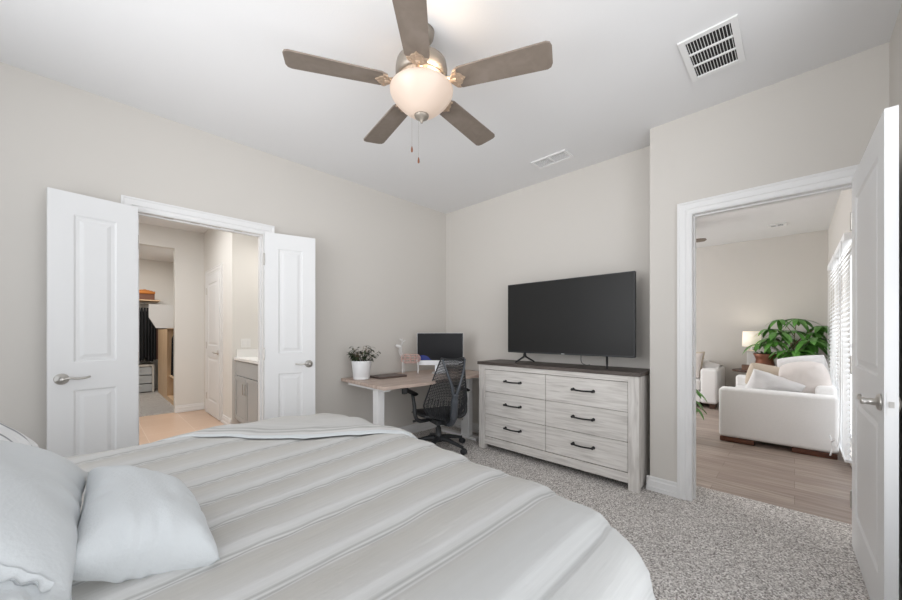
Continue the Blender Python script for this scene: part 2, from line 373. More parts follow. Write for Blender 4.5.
# jamb linings with stops
def lining(name, a0, a1, fn):
    m = M()
    def bx(p0, p1, d0, d1_, z0, z1):
        c = [fn(p, z_, d) for p in (p0, p1) for d in (d0, d1_) for z_ in (z0, z1)]
        m.box(min(v.x for v in c), max(v.x for v in c), min(v.y for v in c), max(v.y for v in c), min(v.z for v in c), max(v.z for v in c))
    bx(a0-.001, a0+.004, -.126, .006, 0, DH); bx(a1-.004, a1+.001, -.126, .006, 0, DH); bx(a0+.004, a1-.004, -.126, .006, DH-.004, DH+.001)
    bx(a0+.004, a0+.013, -.085, -.045, 0, DH-.004); bx(a1-.013, a1-.004, -.085, -.045, 0, DH-.004); bx(a0+.013, a1-.013, -.085, -.045, DH-.013, DH-.004)
    return st(m.obj(name, TRIM))
lining('trim_6', DR0, DR1, fC)
jl = lining('trim_7', DA0, DA1, fA)
for xx in (.40, .56, .70, .85): M().box(xx-.028, xx+.028, YA+.008, YA+.034, DH-.0065, DH-.0035).obj('strike_plate', NICKEL, jl)
M().box(XC+.01, XC+.035, DR1-.0065, DR1-.0035, .88, .95).obj('strike_plate', NICKEL, bpy.data.objects['trim_6'])

def baseboard(name, p0, p1, nrm, ext=0):                # profile along p0->p1, nrm = into the room
    p0 = Vector(p0); p1 = Vector(p1); nrm = Vector(nrm); prof = [(0, 0), (.022, 0), (.022, .028), (.015, .034), (.015, .072), (.010, .080), (.010, .096), (.004, .104), (0, .104)]
    m = M(); n = len(prof)
    d = (p1-p0).normalized()
    for p in (p0, p1):
        m.v += [tuple(p+nrm*a+Vector((0, 0, z))+Vector((0, 0, .001))) for a, z in prof]
    m.f = [(i, (i+1) % n, (i+1) % n+n, i+n) for i in range(n)]+[tuple(range(n))[::-1], tuple(range(n, 2*n))]
    return st(m.obj(name, TRIM))
baseboard('baseboard_left', (XH, YA, 0), (DA0-.083, YA, 0), (0, -1, 0))
baseboard('baseboard_left.001', (DA1+.083, YA, 0), (XB, YA, 0), (0, -1, 0))
baseboard('baseboard_back', (XB, YA, 0), (XB, YJ, 0), (-1, 0, 0))
baseboard('baseboard_return', (XC-.02, YJ, 0), (XB, YJ, 0), (0, 1, 0))
baseboard('baseboard_right', (XC, YJ+.02, 0), (XC, DR1+.083, 0), (-1, 0, 0))
baseboard('baseboard_near', (XH, YD, 0), (XC, YD, 0), (0, 1, 0))
baseboard('baseboard_living_back', (XL, YD, 0), (XL, 4.5, 0), (-1, 0, 0))
baseboard('baseboard_living_window', (6.65, YD, 0), (XL, YD, 0), (0, 1, 0))
baseboard('baseboard_bathroom_back', (.88, 6.6, 0), (1.24, 6.6, 0), (0, -1, 0))
baseboard('baseboard_bathroom_side', (1.24, 5.06, 0), (1.24, 5.47, 0), (-1, 0, 0))
baseboard('baseboard_closet_side', (.88, 6.72, 0), (1.3, 6.72, 0), (0, 1, 0))

# ------------------------------------------------------------------ panel doors
def panel_door(name, w_, h, th, px, rows, parent=None):
    """slab along +X from the hinge at x=0, y from 0 to th, with moulded panels on both faces"""
    m = M(); loops = [(0, 0), (.010, -.007), (.026, -.007), (.046, -.0015)]
    for side in (0, 1):
        Y = lambda d: (0-d if side == 0 else th+d)
        def q(x0, x1, z0, z1):
            vs = [(x0, Y(0), z0), (x1, Y(0), z0), (x1, Y(0), z1), (x0, Y(0), z1)]
            m.add(vs, [(0, 1, 2, 3) if side == 0 else (3, 2, 1, 0)])
        q(0, px, 0, h); q(w_-px, w_, 0, h)
        z = 0
        for z0, z1 in rows:
            q(px, w_-px, z, z0); z = z1
            ring = []
            for ins, dep in loops:
                ring.append([(px+ins, Y(dep), z0+ins), (w_-px-ins, Y(dep), z0+ins), (w_-px-ins, Y(dep), z1-ins), (px+ins, Y(dep), z1-ins)])
            for a, b in zip(ring, ring[1:]):
                for i in range(4):
                    j = (i+1) % 4; vs = [a[i], a[j], b[j], b[i]]
                    m.add(vs, [(0, 1, 2, 3) if side == 0 else (3, 2, 1, 0)])
            m.add(ring[-1], [(0, 1, 2, 3) if side == 0 else (3, 2, 1, 0)])
        q(px, w_-px, z, h)
    m.add([(0, 0, 0), (0, th, 0), (0, th, h), (0, 0, h), (w_, 0, 0), (w_, th, 0), (w_, th, h), (w_, 0, h)],
          [(0, 3, 2, 1), (4, 5, 6, 7), (0, 1, 5, 4), (3, 7, 6, 2)])
    return m.obj(name, DOORM, parent)
def lever(parent, x, z, y, ny, dirx):
    """rosette + curved lever on the face at y with outward normal ny, lever pointing dirx"""
    m = M(); R_ = Matrix.Rotation(-ny*PI/2, 4, 'X')
    m.lathe([(.033, 0), (.033, .004), (.029, .010), (.014, .014), (.012, .040), (.0135, .045), (.0135, .052), (.004, .055)], (x, y, z), 24, R_)
    yy = y+ny*.047
    m.tube(spline([(x, yy, z), (x+dirx*.03, yy+ny*.004, z+.006), (x+dirx*.06, yy+ny*.002, z+.001), (x+dirx*.09, yy, z+.002), (x+dirx*.115, yy-ny*.004, z+.008)]), .0065, 8)
    return m.obj('door_handle', NICKEL, parent, smooth=True)
def hinge(parent, x, y, z, r=.007):
    return M().lathe([(.004, -.052), (r, -.046), (r, .046), (.004, .052)], (x, y, z), 10).obj('hinge', NICKEL, parent)

ROWS = [(.20, .83), (1.0, 1.90)]
LW = .405
# left leaf: hinged at x=.227, folded back along the wall
d1 = st(panel_door('door_1', LW, 2.03, .035, .105, ROWS)); a = math.atan2(3.183-3.246, -.176-.227)
d1.location = (.227, 3.228, .012); d1.rotation_euler = (0, 0, a)
d1.location = (.220, 3.216, .012)
lever(d1, LW-.055, .915-.012, .035, 1, -1); lever(d1, LW-.055, .915-.012, 0, -1, -1)
for z in (.25, 1.0, 1.8): hinge(d1, -.004, .004, z)
# right leaf
d2 = st(panel_door('door_2', LW, 2.03, .035, .105, ROWS)); a2 = math.atan2(3.118-3.215, 1.424-1.036)
d2.location = (1.024, 3.190, .012); d2.rotation_euler = (0, 0, a2)
d2.location.x += .035*math.sin(a2)*0; 
lever(d2, LW-.055, .915-.012, 0, -1, -1); 
for z in (.25, 1.0, 1.8): hinge(d2, -.004, .0, z)
# right door, open at 90 degrees
d3 = st(panel_door('door_3', .855, 2.03, .035, .125, ROWS)); d3.location = (XC-.014, -.229, .012); d3.rotation_euler = (0, 0, PI+math.radians(1.0))
# after the turn: y spans -.244 .. -.279 and x runs from the jamb towards the camera
lever(d3, .855-.062, .918-.012, 0, -1, -1); lever(d3, .855-.062, .918-.012, .035, 1, -1)
M().box(.8553, .8563, .006, .029, .865, .955).obj('latch_plate', TRIM, d3)
M().box(.8555, .860, .011, .024, .896, .918).obj('latch', NICKEL, d3)
for z in (.25, 1.0, 1.8): hinge(d3, -.004, .0, z)
# bathroom closet door
d4 = st(panel_door('door_4', .735, 2.02, .035, .11, ROWS)); d4.location = (1.25, 5.562, .01); d4.rotation_euler = (0, 0, PI/2)
lever(d4, .055, .91, .035, 1, 1)
for z in (.25, 1.0, 1.8): hinge(d4, .735, .036, z)

# ------------------------------------------------------------------ windows with blinds
def window(name, x0, x1, z0, z1, y=YD-.14):
    m = M(); f = .05
    m.box(x0, x0+f, y+.03, y+.09, z0, z1); m.box(x1-f, x1, y+.03, y+.09, z0, z1); m.box(x0+f, x1-f, y+.03, y+.09, z0, z0+f); m.box(x0+f, x1-f, y+.03, y+.09, z1-f, z1)
    m.box(x0+f, x1-f, y+.035, y+.085, (z0+z1)/2-.02, (z0+z1)/2+.02)
    return st(m.obj(name, TRIM))
window('window_1', 4.50, 5.52, .08, 2.03); window('window_2', 5.68, 6.62, .08, 2.03); window('window_3', -.80, .65, .3, 2.6); window('window_4', .65, 2.10, .3, 2.6)
def blind(x0, x1, z0, z1, label):
    t = empty('window_blind', ((x0+x1)/2, YD+.031, z0)); tag(t, label, 'blind', 'blinds on the living room windows')
    hw = (x1-x0)/2; H = z1-z0
    M().box(-hw-.01, hw+.01, -.03, .028, H-.06, H).obj('head_rail', BLIND, t, bevel=.003)
    m = M(); n = int((H-.07)/.046); an = math.radians(55)
    for k in range(n):
        z = .03+k*.046; dy = .025*math.cos(an); dz = .025*math.sin(an)
        m.add([(-hw, -dy, z+dz), (hw, -dy, z+dz), (hw, dy, z-dz), (-hw, dy, z-dz), (-hw, -dy, z+dz+.003), (hw, -dy, z+dz+.003), (hw, dy, z-dz+.003), (-hw, dy, z-dz+.003)],
              [(0, 3, 2, 1), (4, 5, 6, 7), (0, 1, 5, 4), (1, 2, 6, 5), (2, 3, 7, 6), (3, 0, 4, 7)])
    sl = m.obj('slats', BLIND, t)
    M().box(-hw, hw, -.022, .022, 0, .018).obj('bottom_rail', BLIND, t)
    for xx in (-hw+.12, 0, hw-.12): M().tube([(xx, .028, .01), (xx, .028, H-.05)], .0016, 5).obj('ladder_cord', TRIM, t)
    return t, hw, H
b1, hw, H = blind(4.53, 5.52, .08, 2.05, 'white slatted blind nearer the doorway, beside the white door')
m = M().tube(spline([(-hw+.03, .04, H-.06), (-hw+.03, .045, 1.2), (-hw+.035, .05, .22), (-hw+.06, .09, .10), (-hw+.02, .10, .06)]), .003, 5)
m.tube(spline([(-hw+.05, .06, .12), (-hw+.10, .07, .16), (-hw+.16, .09, .13), (-hw+.20, .10, .17)]), .006, 6)
m.tube(spline([(-hw+.16, .09, .13), (-hw+.17, .09, .05), (-hw+.15, .10, .0)]), .006, 6)
m.obj('pull_cord', TRIM, b1, smooth=True)
blind(5.66, 6.62, .08, 2.05, 'white slatted blind at the far corner of the living room')

# ------------------------------------------------------------------ bed
BX0, BX1, BY0, BY1, BZ = -.83, 1.13, .30, 2.20, .665
bed = empty('bed', (.15, 1.25, 0)); tag(bed, 'king bed with grey and cream striped comforter and stitched pleats', 'bed')
BO = Vector((-.15, -1.25, 0)); BM = Matrix.Translation(BO)
def bp_(m, name, mt_, **k): return m.obj(name, mt_, bed, mt=BM, **k)
bp_(M().box(BX0+.02, BX1-.06, BY0+.06, BY1-.06, .18, .34), 'box_spring', PILW, bevel=.02)
bp_(M().box(BX0+.02, BX1-.06, BY0+.06, BY1-.06, .34, .615), 'mattress', PILW, bevel=.05)
for x in (BX0+.1, BX1-.16):
    for y in (BY0+.14, BY1-.14): bp_(M().box(x-.03, x+.03, y-.03, y+.03, .0, .18), 'leg', DKWOOD)
ix0, ix1, iy0, iy1 = BX0+.05, BX1-.19, BY0+.165, BY1-.05
def drape(e):
    """horizontal travel and drop for cloth length e beyond the inner rectangle"""
    r1, r2 = .26, .16
    L = 1.57*.20
    if e < .10: return e, .012*(e/.1)**2
    k = e-.10; L = .20*PI/2
    if k < L: a_ = k/.20; return .10+.14*math.sin(a_), .012+.20*(1-math.cos(a_))
    return .24+.10*(k-L)*.5, .212+(k-L)
def stripe(x, y): return y-.19*(x-1.1)*min(1, max(0, (y-.6)/.8))
def wrinkle(x, y):
    f = ((y-.39)/.213) % 1
    z = 0; f = ((stripe(x, y)-.39)/.213) % 1
    for c, a_, wd in ((.875, -.0045, .016), (.915, -.0045, .014), (.955, -.004, .014), (.13, .003, .05)):
        z += a_*math.exp(-((f-c)/wd)**2)
    z += .003*math.sin((f)*2*PI)-.042*min(1, max(0, (y-1.5)/.6))*min(1, max(0, (x-.45)/.5))
    z += .014*noise.noise(Vector((x*1.1, y*2.0, 3.1)))+.006*noise.noise(Vector((x*2.3+y, y*8, 1.7)))
    z += .006*max(0, noise.noise(Vector((x*2+y*3, y*5-x*4, 9))))
    return z
def cloth(x, y, off=0, wr=1):
    qx = min(max(x, ix0), ix1); qy = min(max(y, iy0), iy1); dx, dy = x-qx, y-qy; e = math.hypot(dx, dy)
    y2 = y-.08*max(0, x-.2)*(1 if y < 1.9 else 0)*0
    if e < 1e-6: px, py, dz = x, y, 0; nx = ny = 0; nz = 1
    else:
        h, dz = drape(e); px, py = qx+dx/e*h, qy+dy/e*h
        h2, dz2 = drape(e+.01); s_ = (dz2-dz); c_ = (h2-h); l = math.hypot(s_, c_); nx, ny, nz = dx/e*s_/l, dy/e*s_/l, c_/l
    wv = wrinkle(x, y)*wr+off
    if dz > .25: 
        wv += .012*math.sin(x*13+y*11)*min(1, (dz-.25)*5)
    q = min(1, max(0, (py-.35)/.4)); px += (.068*q*q*(3-2*q)+.032*(min(py, 2.3)-1.0))*min(1, max(0, px/1.0))
    return Vector((px+nx*wv, py+ny*wv, BZ-dz+nz*wv))
def warp(x, y):                                           # stripes fan slightly towards the far head side
    return y
NX, NY = 230, 300
cx0, cx1, cy0, cy1 = BX0-.0, BX1+.36, BY0-.42, BY1+.42
m = M().grid(NX, NY, lambda u, v: cloth(cx0+(cx1-cx0)*u, cy0+(cy1-cy0)*v)+BO)
com = m.obj('comforter', COMF, bed, smooth=True)
at = com.data.attributes.new('cloth', 'FLOAT_VECTOR', 'POINT')
buf = []
for i in range(NX+1):
    for j in range(NY+1): xx, yy = cx0+(cx1-cx0)*i/NX, cy0+(cy1-cy0)*j/NY; buf += [xx, stripe(xx, yy), 0]
at.data.foreach_set('vector', buf)
sd = com.modifiers.new('solid', 'SOLIDIFY'); sd.thickness = .02; sd.offset = -1

# folded-back corner at the far foot
FOLD = spline([(.10, 2.42, 0), (.30, 2.20, 0), (.56, 1.90, 0), (.82, 1.67, 0), (1.04, 1.50, 0), (1.20, 1.42, 0), (1.34, 1.36, 0)], 8)
def foldpt(u, v):
    k = u*(len(FOLD)-1); i = min(int(k), len(FOLD)-2); p = FOLD[i].lerp(FOLD[i+1], k-i)
    tgt = Vector((.35+1.0*u, 2.55-.28*u, 0)); q = p.lerp(tgt, v)
    dist = (q-p).length; off = .004+.020*min(1, (dist/.05))**.5
    off += .006*math.sin(dist*16)*min(1, dist*8)
    off += .006*noise.noise(Vector((q.x*4, q.y*7, 5)))
    off *= min(1, .15+u*4)
    return cloth(q.x, q.y, off, .6)+BO
fl = M().grid(60, 46, lambda u, v: foldpt(u, .03+.97*v**1.3))
flap = fl.obj('folded_corner', COMF, bed, smooth=True)
at = flap.data.attributes.new('cloth', 'FLOAT_VECTOR', 'POINT'); buf = []
for i in range(61):
    for j in range(47):
        buf += [i*.02, 1.21+.17*(j/46)**1.3, 0]
at.data.foreach_set('vector', buf)
# pale lining turned out along the fold
M().grid(60, 8, lambda u, v: foldpt(u, .034*v)).obj('turned_lining', PILW, bed, smooth=True)

# ------------------------------------------------------------------ pillows
def pillow_mesh(w_, h, t, n=36, seed=0, pw=.5, rnd=0):
    def P(side):
        def f(u, v):
            a, b = 2*u-1, 2*v-1
            x = w_/2*a*(1-.07*(1-b*b)*abs(a)); y = h/2*b*(1-.07*(1-a*a)*abs(b))
            x *= math.sqrt(1-rnd*b*b/2); y *= math.sqrt(1-rnd*a*a/2)
            k = max(0, (1-a**4))**pw*max(0, (1-b**4))**pw
            z = side*(t/2*k)
            z += side*.014*k*noise.noise(Vector((a*2.2+seed, b*2.2, side)))
            ed = max(abs(a), abs(b)); z += .006*math.sin((a*9 if abs(b) > abs(a) else b*9)+seed)*max(0, ed-.75)*4*side*k
            return (x, y, z)
        return f
    m = M(); m.grid(n, n, P(1)); m.grid(n, n, lambda u, v: P(-1)(1-u, v))
    b = n+1
    return m
def pillow(name, w_, h, t, loc, rot, mt_, label, cat='pillow', parent=None, seed=0, group=None, pw=.5, rnd=0):
    m = pillow_mesh(w_, h, t, seed=seed, pw=pw, rnd=rnd); o = m.obj(name, mt_, parent, smooth=True)
    wd = o.modifiers.new('weld', 'WELD'); wd.merge_threshold = .0008
    o.location = loc; o.rotation_euler = rot
    if label: tag(o, label, cat, group)
    return o
def quad_pillow(name, A, B, C_, D_, bulge, mt_, label, seed=0, flange=0, n=60):
    """pillow spanned by four corner points (counter-clockwise seen from its face)"""
    A, B, C_, D_ = map(Vector, (A, B, C_, D_)); ctr = (A+B+C_+D_)/4; nrm = ((B-A).cross(D_-A)).normalized()
    def P(side):
        def f(u, v):
            a, b = 2*u-1, 2*v-1
            pin = .06
            a2 = a*(1-pin*(1-b*b)*abs(a)**2*(1 if a < 0 else .3)); b2 = b*(1-pin*(1-a*a)*abs(b)**2)
            uu, vv = (a2+1)/2, (b2+1)/2
            p = A*(1-uu)*(1-vv)+B*uu*(1-vv)+C_*uu*vv+D_*(1-uu)*vv
            g = 1-flange if a < 0 else 1; aa, bb = min(1, abs(a)/g), abs(b)
            k = (1-aa**3)**.5*(1-bb**3)**.5
            z = bulge/2*k + (.008*k*noise.noise(Vector((a*2.4+seed, b*2.4, side)))) 
            cr = max(0, max(aa, bb)-.55)                # gathered creases running in from the seams
            t_ = b if aa > bb else a
            z += .010*cr*math.sin(t_*17+seed+2*math.sin(t_*5))*min(1, (1-max(aa, bb))*14)
            if flange and -a > g: z = .003+.004*math.sin(b*40)*min(1, (1+a)/flange*3)*side
            if max(abs(a), abs(b)) > .999: z = 0
            return p-ctr+nrm*z*side
        return f
    m = M(); m.grid(n, n, P(1)).grid(n, n, lambda u, v: P(-1)(1-u, v))
    o = m.obj(name, mt_, None, smooth=True); wd = o.modifiers.new('weld', 'WELD'); wd.merge_threshold = .0006
    o.location = ctr; tag(o, label, 'pillow'); return o, P(1), nrm
quad_pillow('throw_pillow', (-.04, .99, .735), (.205, .925, .68), (.195, 1.27, .715), (-.005, 1.40, .805), .17, PILW,
            'small plain white throw pillow lying in front, on the striped comforter', seed=2)
o, PF, nr = quad_pillow('pillow_sham', (-.02, .86, .715), (.0, 1.56, .75), (-.58, 1.56, 1.03), (-.52, .94, 1.06), .20, PILW,
            'large plain pale pillow with ruffled trim at left picture edge', seed=5, flange=.13)
m = M()
for side_ in (3,):
    def rf(u, v):
        e = .87; t_ = (-1+2*u)*e; w_ = .035*(v-.5)
        a_, b_ = ((t_, -e-w_), (e+w_, t_), (t_, e+w_), (-e-w_, t_))[side_]
        return PF((a_+1)/2, (b_+1)/2)+nr*(.006+.0045*(1+math.sin(t_*44+2*math.sin(t_*9)))*(.3+v))
    m.grid(260, 4, rf)
m.obj('ruffle', PILW, o, smooth=True)
quad_pillow('bed_pillow', (-.16, 1.70, .78), (-.13, 2.02, .75), (-.50, 2.06, 1.04), (-.50, 1.70, 1.06), .11, PILP,
            'white pillow with thin grey lines behind the big plain pillow', seed=8)

# ------------------------------------------------------------------ dresser
dr = empty('dresser', (3.03, 1.59, 0)); tag(dr, 'whitewashed wood dresser with six drawers and dark top under the television', 'dresser')
DM = Matrix.Translation((-3.03, -1.59, 0))
def dp(m, name, mt_, parent=dr, **k): return m.obj(name, mt_, parent, mt=DM, **k)
X0, X1, Y0, Y1, ZT = 2.835, 3.215, .825, 2.36, .895
for ya in (Y0, Y1-.075): dp(M().box(X0, X0+.055, ya, ya+.075, 0, ZT-.03), 'front_post', WASHV, bevel=.002)
m = M(); m.box(X0, X0+.04, Y0+.075, Y1-.075, ZT-.075, ZT-.03); m.box(X0, X0+.04, Y0+.075, Y1-.075, .055, .13)
dp(m, 'front_rail', WASH, bevel=.002)
m = M(); m.box(X0+.055, X1, Y0+.004, Y0+.03, 0.02, ZT-.03); dp(m, 'side_panel', WASHV)
m = M(); m.box(X0+.055, X1, Y1-.03, Y1-.004, 0.02, ZT-.03); dp(m, 'side_panel', WASHV)
dp(M().box(X1-.012, X1, Y0+.03, Y1-.03, .06, ZT-.03), 'back_panel', WASHV)
dp(M().box(X0+.055, X1-.012, Y0+.03, Y1-.03, .06, .075), 'bottom_panel', DKWOOD)
dp(M().box(X0-.012, X1+.005, Y0-.012, Y1+.012, ZT-.03, ZT), 'top', TOPW, bevel=.002)
dp(M().box(X0+.022, X0+.03, Y0+.07, Y1-.07, .12, ZT-.07), 'backing', DKWOOD)
zz0, zz1 = .133, ZT-.078; dh = (zz1-zz0)/3; ym = (Y0+Y1)/2
for c, (ya, yb) in enumerate(((Y0+.079, ym-.002), (ym+.002, Y1-.079))):
    for k in range(3):
        z0 = zz0+k*dh+.002; z1 = zz0+(k+1)*dh-.002
        d_ = dp(M().box(X0+.006, X0+.024, ya, yb, z0, z1), 'drawer', WASH, bevel=.0015)
        yc = (ya+yb)/2; zc = (z0+z1)/2+.015; L = .085
        hm = M().tube(spline([(X0+.004, yc-L, zc), (X0-.022, yc-L, zc), (X0-.028, yc-L*.8, zc), (X0-.030, yc, zc-.003), (X0-.028, yc+L*.8, zc), (X0-.022, yc+L, zc), (X0+.004, yc+L, zc)], 4), .0072, 8)
        for s_ in (-1, 1): hm.lathe([(.013, 0), (.013, .003), (.009, .006), (.0065, .02), (.010, .026), (.011, .032), (.004, .037)], (X0+.006, yc+s_*L, zc), 14, Matrix.Rotation(-PI/2, 4, 'Y'))
        dp(hm, 'drawer_pull', BLACKM, d_, smooth=True)

# ------------------------------------------------------------------ television
tv = empty('television', (3.02, 1.504, ZT)); tag(tv, 'large flat black television standing on the dresser', 'television')
TM = Matrix.Translation((-3.02, -1.504, -ZT))
M().box(2.995, 3.035, .9, 2.108, .993, 1.681).obj('housing', BLKPL, tv, bevel=.004, mt=TM)
M().box(3.035, 3.07, 1.15, 1.86, 1.0, 1.38).obj('rear_casing', BLKPL, tv, bevel=.006, mt=TM)
M().box(2.9935, 2.9952, .907, 2.101, 1.008, 1.674).obj('screen', SCREEN, tv, mt=TM)
M().box(2.9925, 2.9955, 1.49, 1.52, .997, 1.003).obj('logo_badge', SILVER, tv, mt=TM)
for y, q in ((1.12, -1), (1.915, 1)):
    c_, s_ = math.cos(.36), math.sin(.36)*q; m = M()
    for e in (-1, 1): m.tube([(3.012, y, 1.0), (3.012+e*.012*c_, y-e*.012*s_, .955), (3.012+e*.115*c_, y-e*.115*s_, ZT+.008)], [.010, .010, .007], 8)
    m.obj('foot', BLACKM, tv, smooth=True, mt=TM)
M().tube(spline([(3.05, 1.36, 1.0), (3.06, 1.36, .93), (3.14, 1.35, ZT+.004), (3.212, 1.35, ZT+.004)]), .003, 6).obj('power_cord', BLKPL, tv, mt=TM)

# ------------------------------------------------------------------ desk
desk = empty('desk', (2.45, 2.8, 0)); tag(desk, 'long walnut top desk with wavy edge and white metal legs in the corner', 'desk')
KM = Matrix.Translation((-2.45, -2.8, 0)); DZ = .74
front = []
for i in range(61):
    x = 1.70+(3.215-1.70)*i/60
    y = 2.425+.018*math.sin(x*5.1)+.008*math.sin(x*14+1)+.004*math.sin(x*31)
    front.append((x, y))
poly = front+[(3.215, 3.235), (1.745, 3.235)]
m = M().prism(poly, DZ-.03, DZ, lambda a_, b_, n_: (a_, b_, n_)); m.obj('tabletop', DESKW, desk, mt=KM, bevel=.004)
for x in (1.80, 3.00):
    m = M(); m.box(x-.035, x+.035, 2.62, 2.70, .03, DZ-.06); m.box(x-.03, x+.03, 2.70, 2.74, .03, .20)
    m.box(x-.04, x+.04, 2.50, 3.15, 0.002, .03); m.box(x-.03, x+.03, 2.52, 3.14, DZ-.06, DZ-.03)
    m.obj('leg', WHITEP, desk, bevel=.004, mt=KM)
M().box(1.80, 3.0, 2.78, 2.84, DZ-.07, DZ-.03).obj('crossbar', WHITEP, desk, mt=KM)
m = M(); m.box(1.93, 1.99, 2.47, 2.56, DZ-.052, DZ-.03); m.box(1.94, 1.98, 2.475, 2.51, DZ-.095, DZ-.052)
m.obj('control_box', BLKPL, desk, bevel=.004, mt=KM)

def leaf(m, base, dirv, L, Wd, droop=.4, fold=.25, n=6, up=Vector((0, 0, 1))):
    dirv = Vector(dirv).normalized(); side = dirv.cross(up)
    if side.length < .05: side = Vector((1, 0, 0))
    side.normalize(); k0 = len(m.v); p = Vector(base); d = dirv.copy()
    for i in range(n+1):
        t = i/n; wd = Wd*math.sin(PI*min(1, .06+t*.94))**.75*(1-.15*t) if i < n else 0.0008
        nn = side.cross(d).normalized()
        m.v += [tuple(p-side*wd/2+nn*fold*wd*.4), tuple(p), tuple(p+side*wd/2+nn*fold*wd*.4)]
        d = (d+Vector((0, 0, -droop/n))).normalized(); p = p+d*L/n
    for i in range(n):
        a_ = k0+i*3; m.f += [(a_, a_+1, a_+4, a_+3), (a_+1, a_+2, a_+5, a_+4)]
# potted plant on the desk
pp = empty('potted_plant', (1.852, 3.03, DZ)); tag(pp, 'small leafy dark green plant in a white pot at the desk end', 'plant')
M().lathe([(.060, .0), (.078, .002), (.080, .018), (.077, .020), (.079, .022), (.096, .172), (.098, .18), (.092, .18), (.088, .165)], n=32).obj('pot', POT, pp, smooth=True)
M().lathe([(.001, .168), (.088, .166)], n=24).obj('soil', SOIL, pp)
m = M(); sm = M(); rd = random.Random(3)
for i in range(34):
    a_ = rd.uniform(0, 2*PI); r0 = rd.uniform(.0, .06); L = rd.uniform(.06, .17); tl = rd.uniform(.1, .8)
    b0 = Vector((r0*math.cos(a_), r0*math.sin(a_), .165)); b1_ = b0+Vector((math.cos(a_)*tl, math.sin(a_)*tl, 1.1-tl*.7)).normalized()*L
    sm.tube([b0, b0.lerp(b1_, .5)+Vector((0, 0, .012)), b1_], .0016, 5)
    for k in range(6):
        q = b0.lerp(b1_, .35+.65*k/5); aa = a_+rd.uniform(-1.6, 1.6)
        leaf(m, q, (math.cos(aa), math.sin(aa), rd.uniform(-.1, .7)), rd.uniform(.045, .075), rd.uniform(.016, .026), rd.uniform(.3, 1.2))
m.obj('foliage', LEAFD, pp, smooth=True); sm.obj('stem', STEM, pp, smooth=True)
# closed laptop
lp = M().box(-.16, .16, -.11, .11, 0, .018).obj('laptop', mat('brown_laptop_shell', (.10, .07, .06), .4), None, bevel=.004)
lp.location = (2.13, 2.98, DZ+.001); lp.rotation_euler = (0, 0, math.radians(-4)); tag(lp, 'closed dark brown laptop lying on the desk', 'laptop')
# deer figurine
de = empty('deer_figurine', (2.50, 3.07, DZ), math.radians(-46)); tag(de, 'white wire reindeer figurine with rosy body standing on the desk', 'figurine')
bm_ = M().lathe([(.006, -.105), (.035, -.10), (.052, -.06), (.048, 0), (.05, .05), (.044, .085), (.02, .105), (.004, .108)], (0, 0, .165), 9, Matrix.Rotation(PI/2, 4, 'Y'))
o = bm_.obj('body', GOLDP, de); wf = o.modifiers.new('wire', 'WIREFRAME'); wf.thickness = .009
for x, y in ((-.085, -.025), (-.075, .028), (.085, -.025), (.075, .028)):
    M().tube(spline([(x*.9, y*.8, .15), (x*1.05, y, .08), (x, y, .002)]), [.010]*4+[.007]*9, 6).obj('leg', WHTWIRE, de, smooth=True)
m = M().tube(spline([(-.09, 0, .18), (-.115, 0, .24), (-.11, 0, .29)]), .016, 8); o = m.obj('neck', WHTWIRE, de); wf = o.modifiers.new('wire', 'WIREFRAME'); wf.thickness = .004
M().lathe([(.004, -.045), (.014, -.04), (.022, 0), (.02, .02), (.004, .03)], (-.125, 0, .30), 10, Matrix.Rotation(PI/2+.3, 4, 'Y')).obj('head', WHTWIRE, de, smooth=True)
for s_ in (-1, 1):
    m = M().tube(spline([(-.105, s_*.01, .315), (-.09, s_*.035, .345), (-.10, s_*.055, .385)]), .0035, 6)
    m.tube([(-.09, s_*.035, .345), (-.06, s_*.045, .37)], .003, 5); m.tube([(-.095, s_*.045, .365), (-.12, s_*.04, .385)], .003, 5)
    m.obj('antler', WHTWIRE, de)
# all-in-one computer
ic = empty('desktop_computer', (2.775, 2.88, DZ), math.radians(44.3-90)); tag(ic, 'all-in-one computer with silver chin and black screen on the desk', 'computer')
M().box(-.262, .262, -.012, .012, .085, .452).obj('housing', SILVER, ic, bevel=.004)
M().box(-.258, .258, -.0135, -.0118, .140, .448).obj('screen', IMACS, ic)
M().prism([(-.256, .143), (-.10, .143), (-.12, .165), (-.15, .19), (-.19, .20), (-.23, .195), (-.256, .18)], -.0145, -.0136, lambda a_, b_, n_: (a_, n_, b_)).obj('screen_picture', BLUEG, ic)
m = M().box(-.09, .09, -.10, .09, 0, .005); m.prism([(-.0, .005), (.09, .005), (.03, .25), (.02, .25)], -.06, .06, lambda a_, b_, n_: (n_, a_, b_)); m.obj('stand', SILVER, ic, bevel=.002)

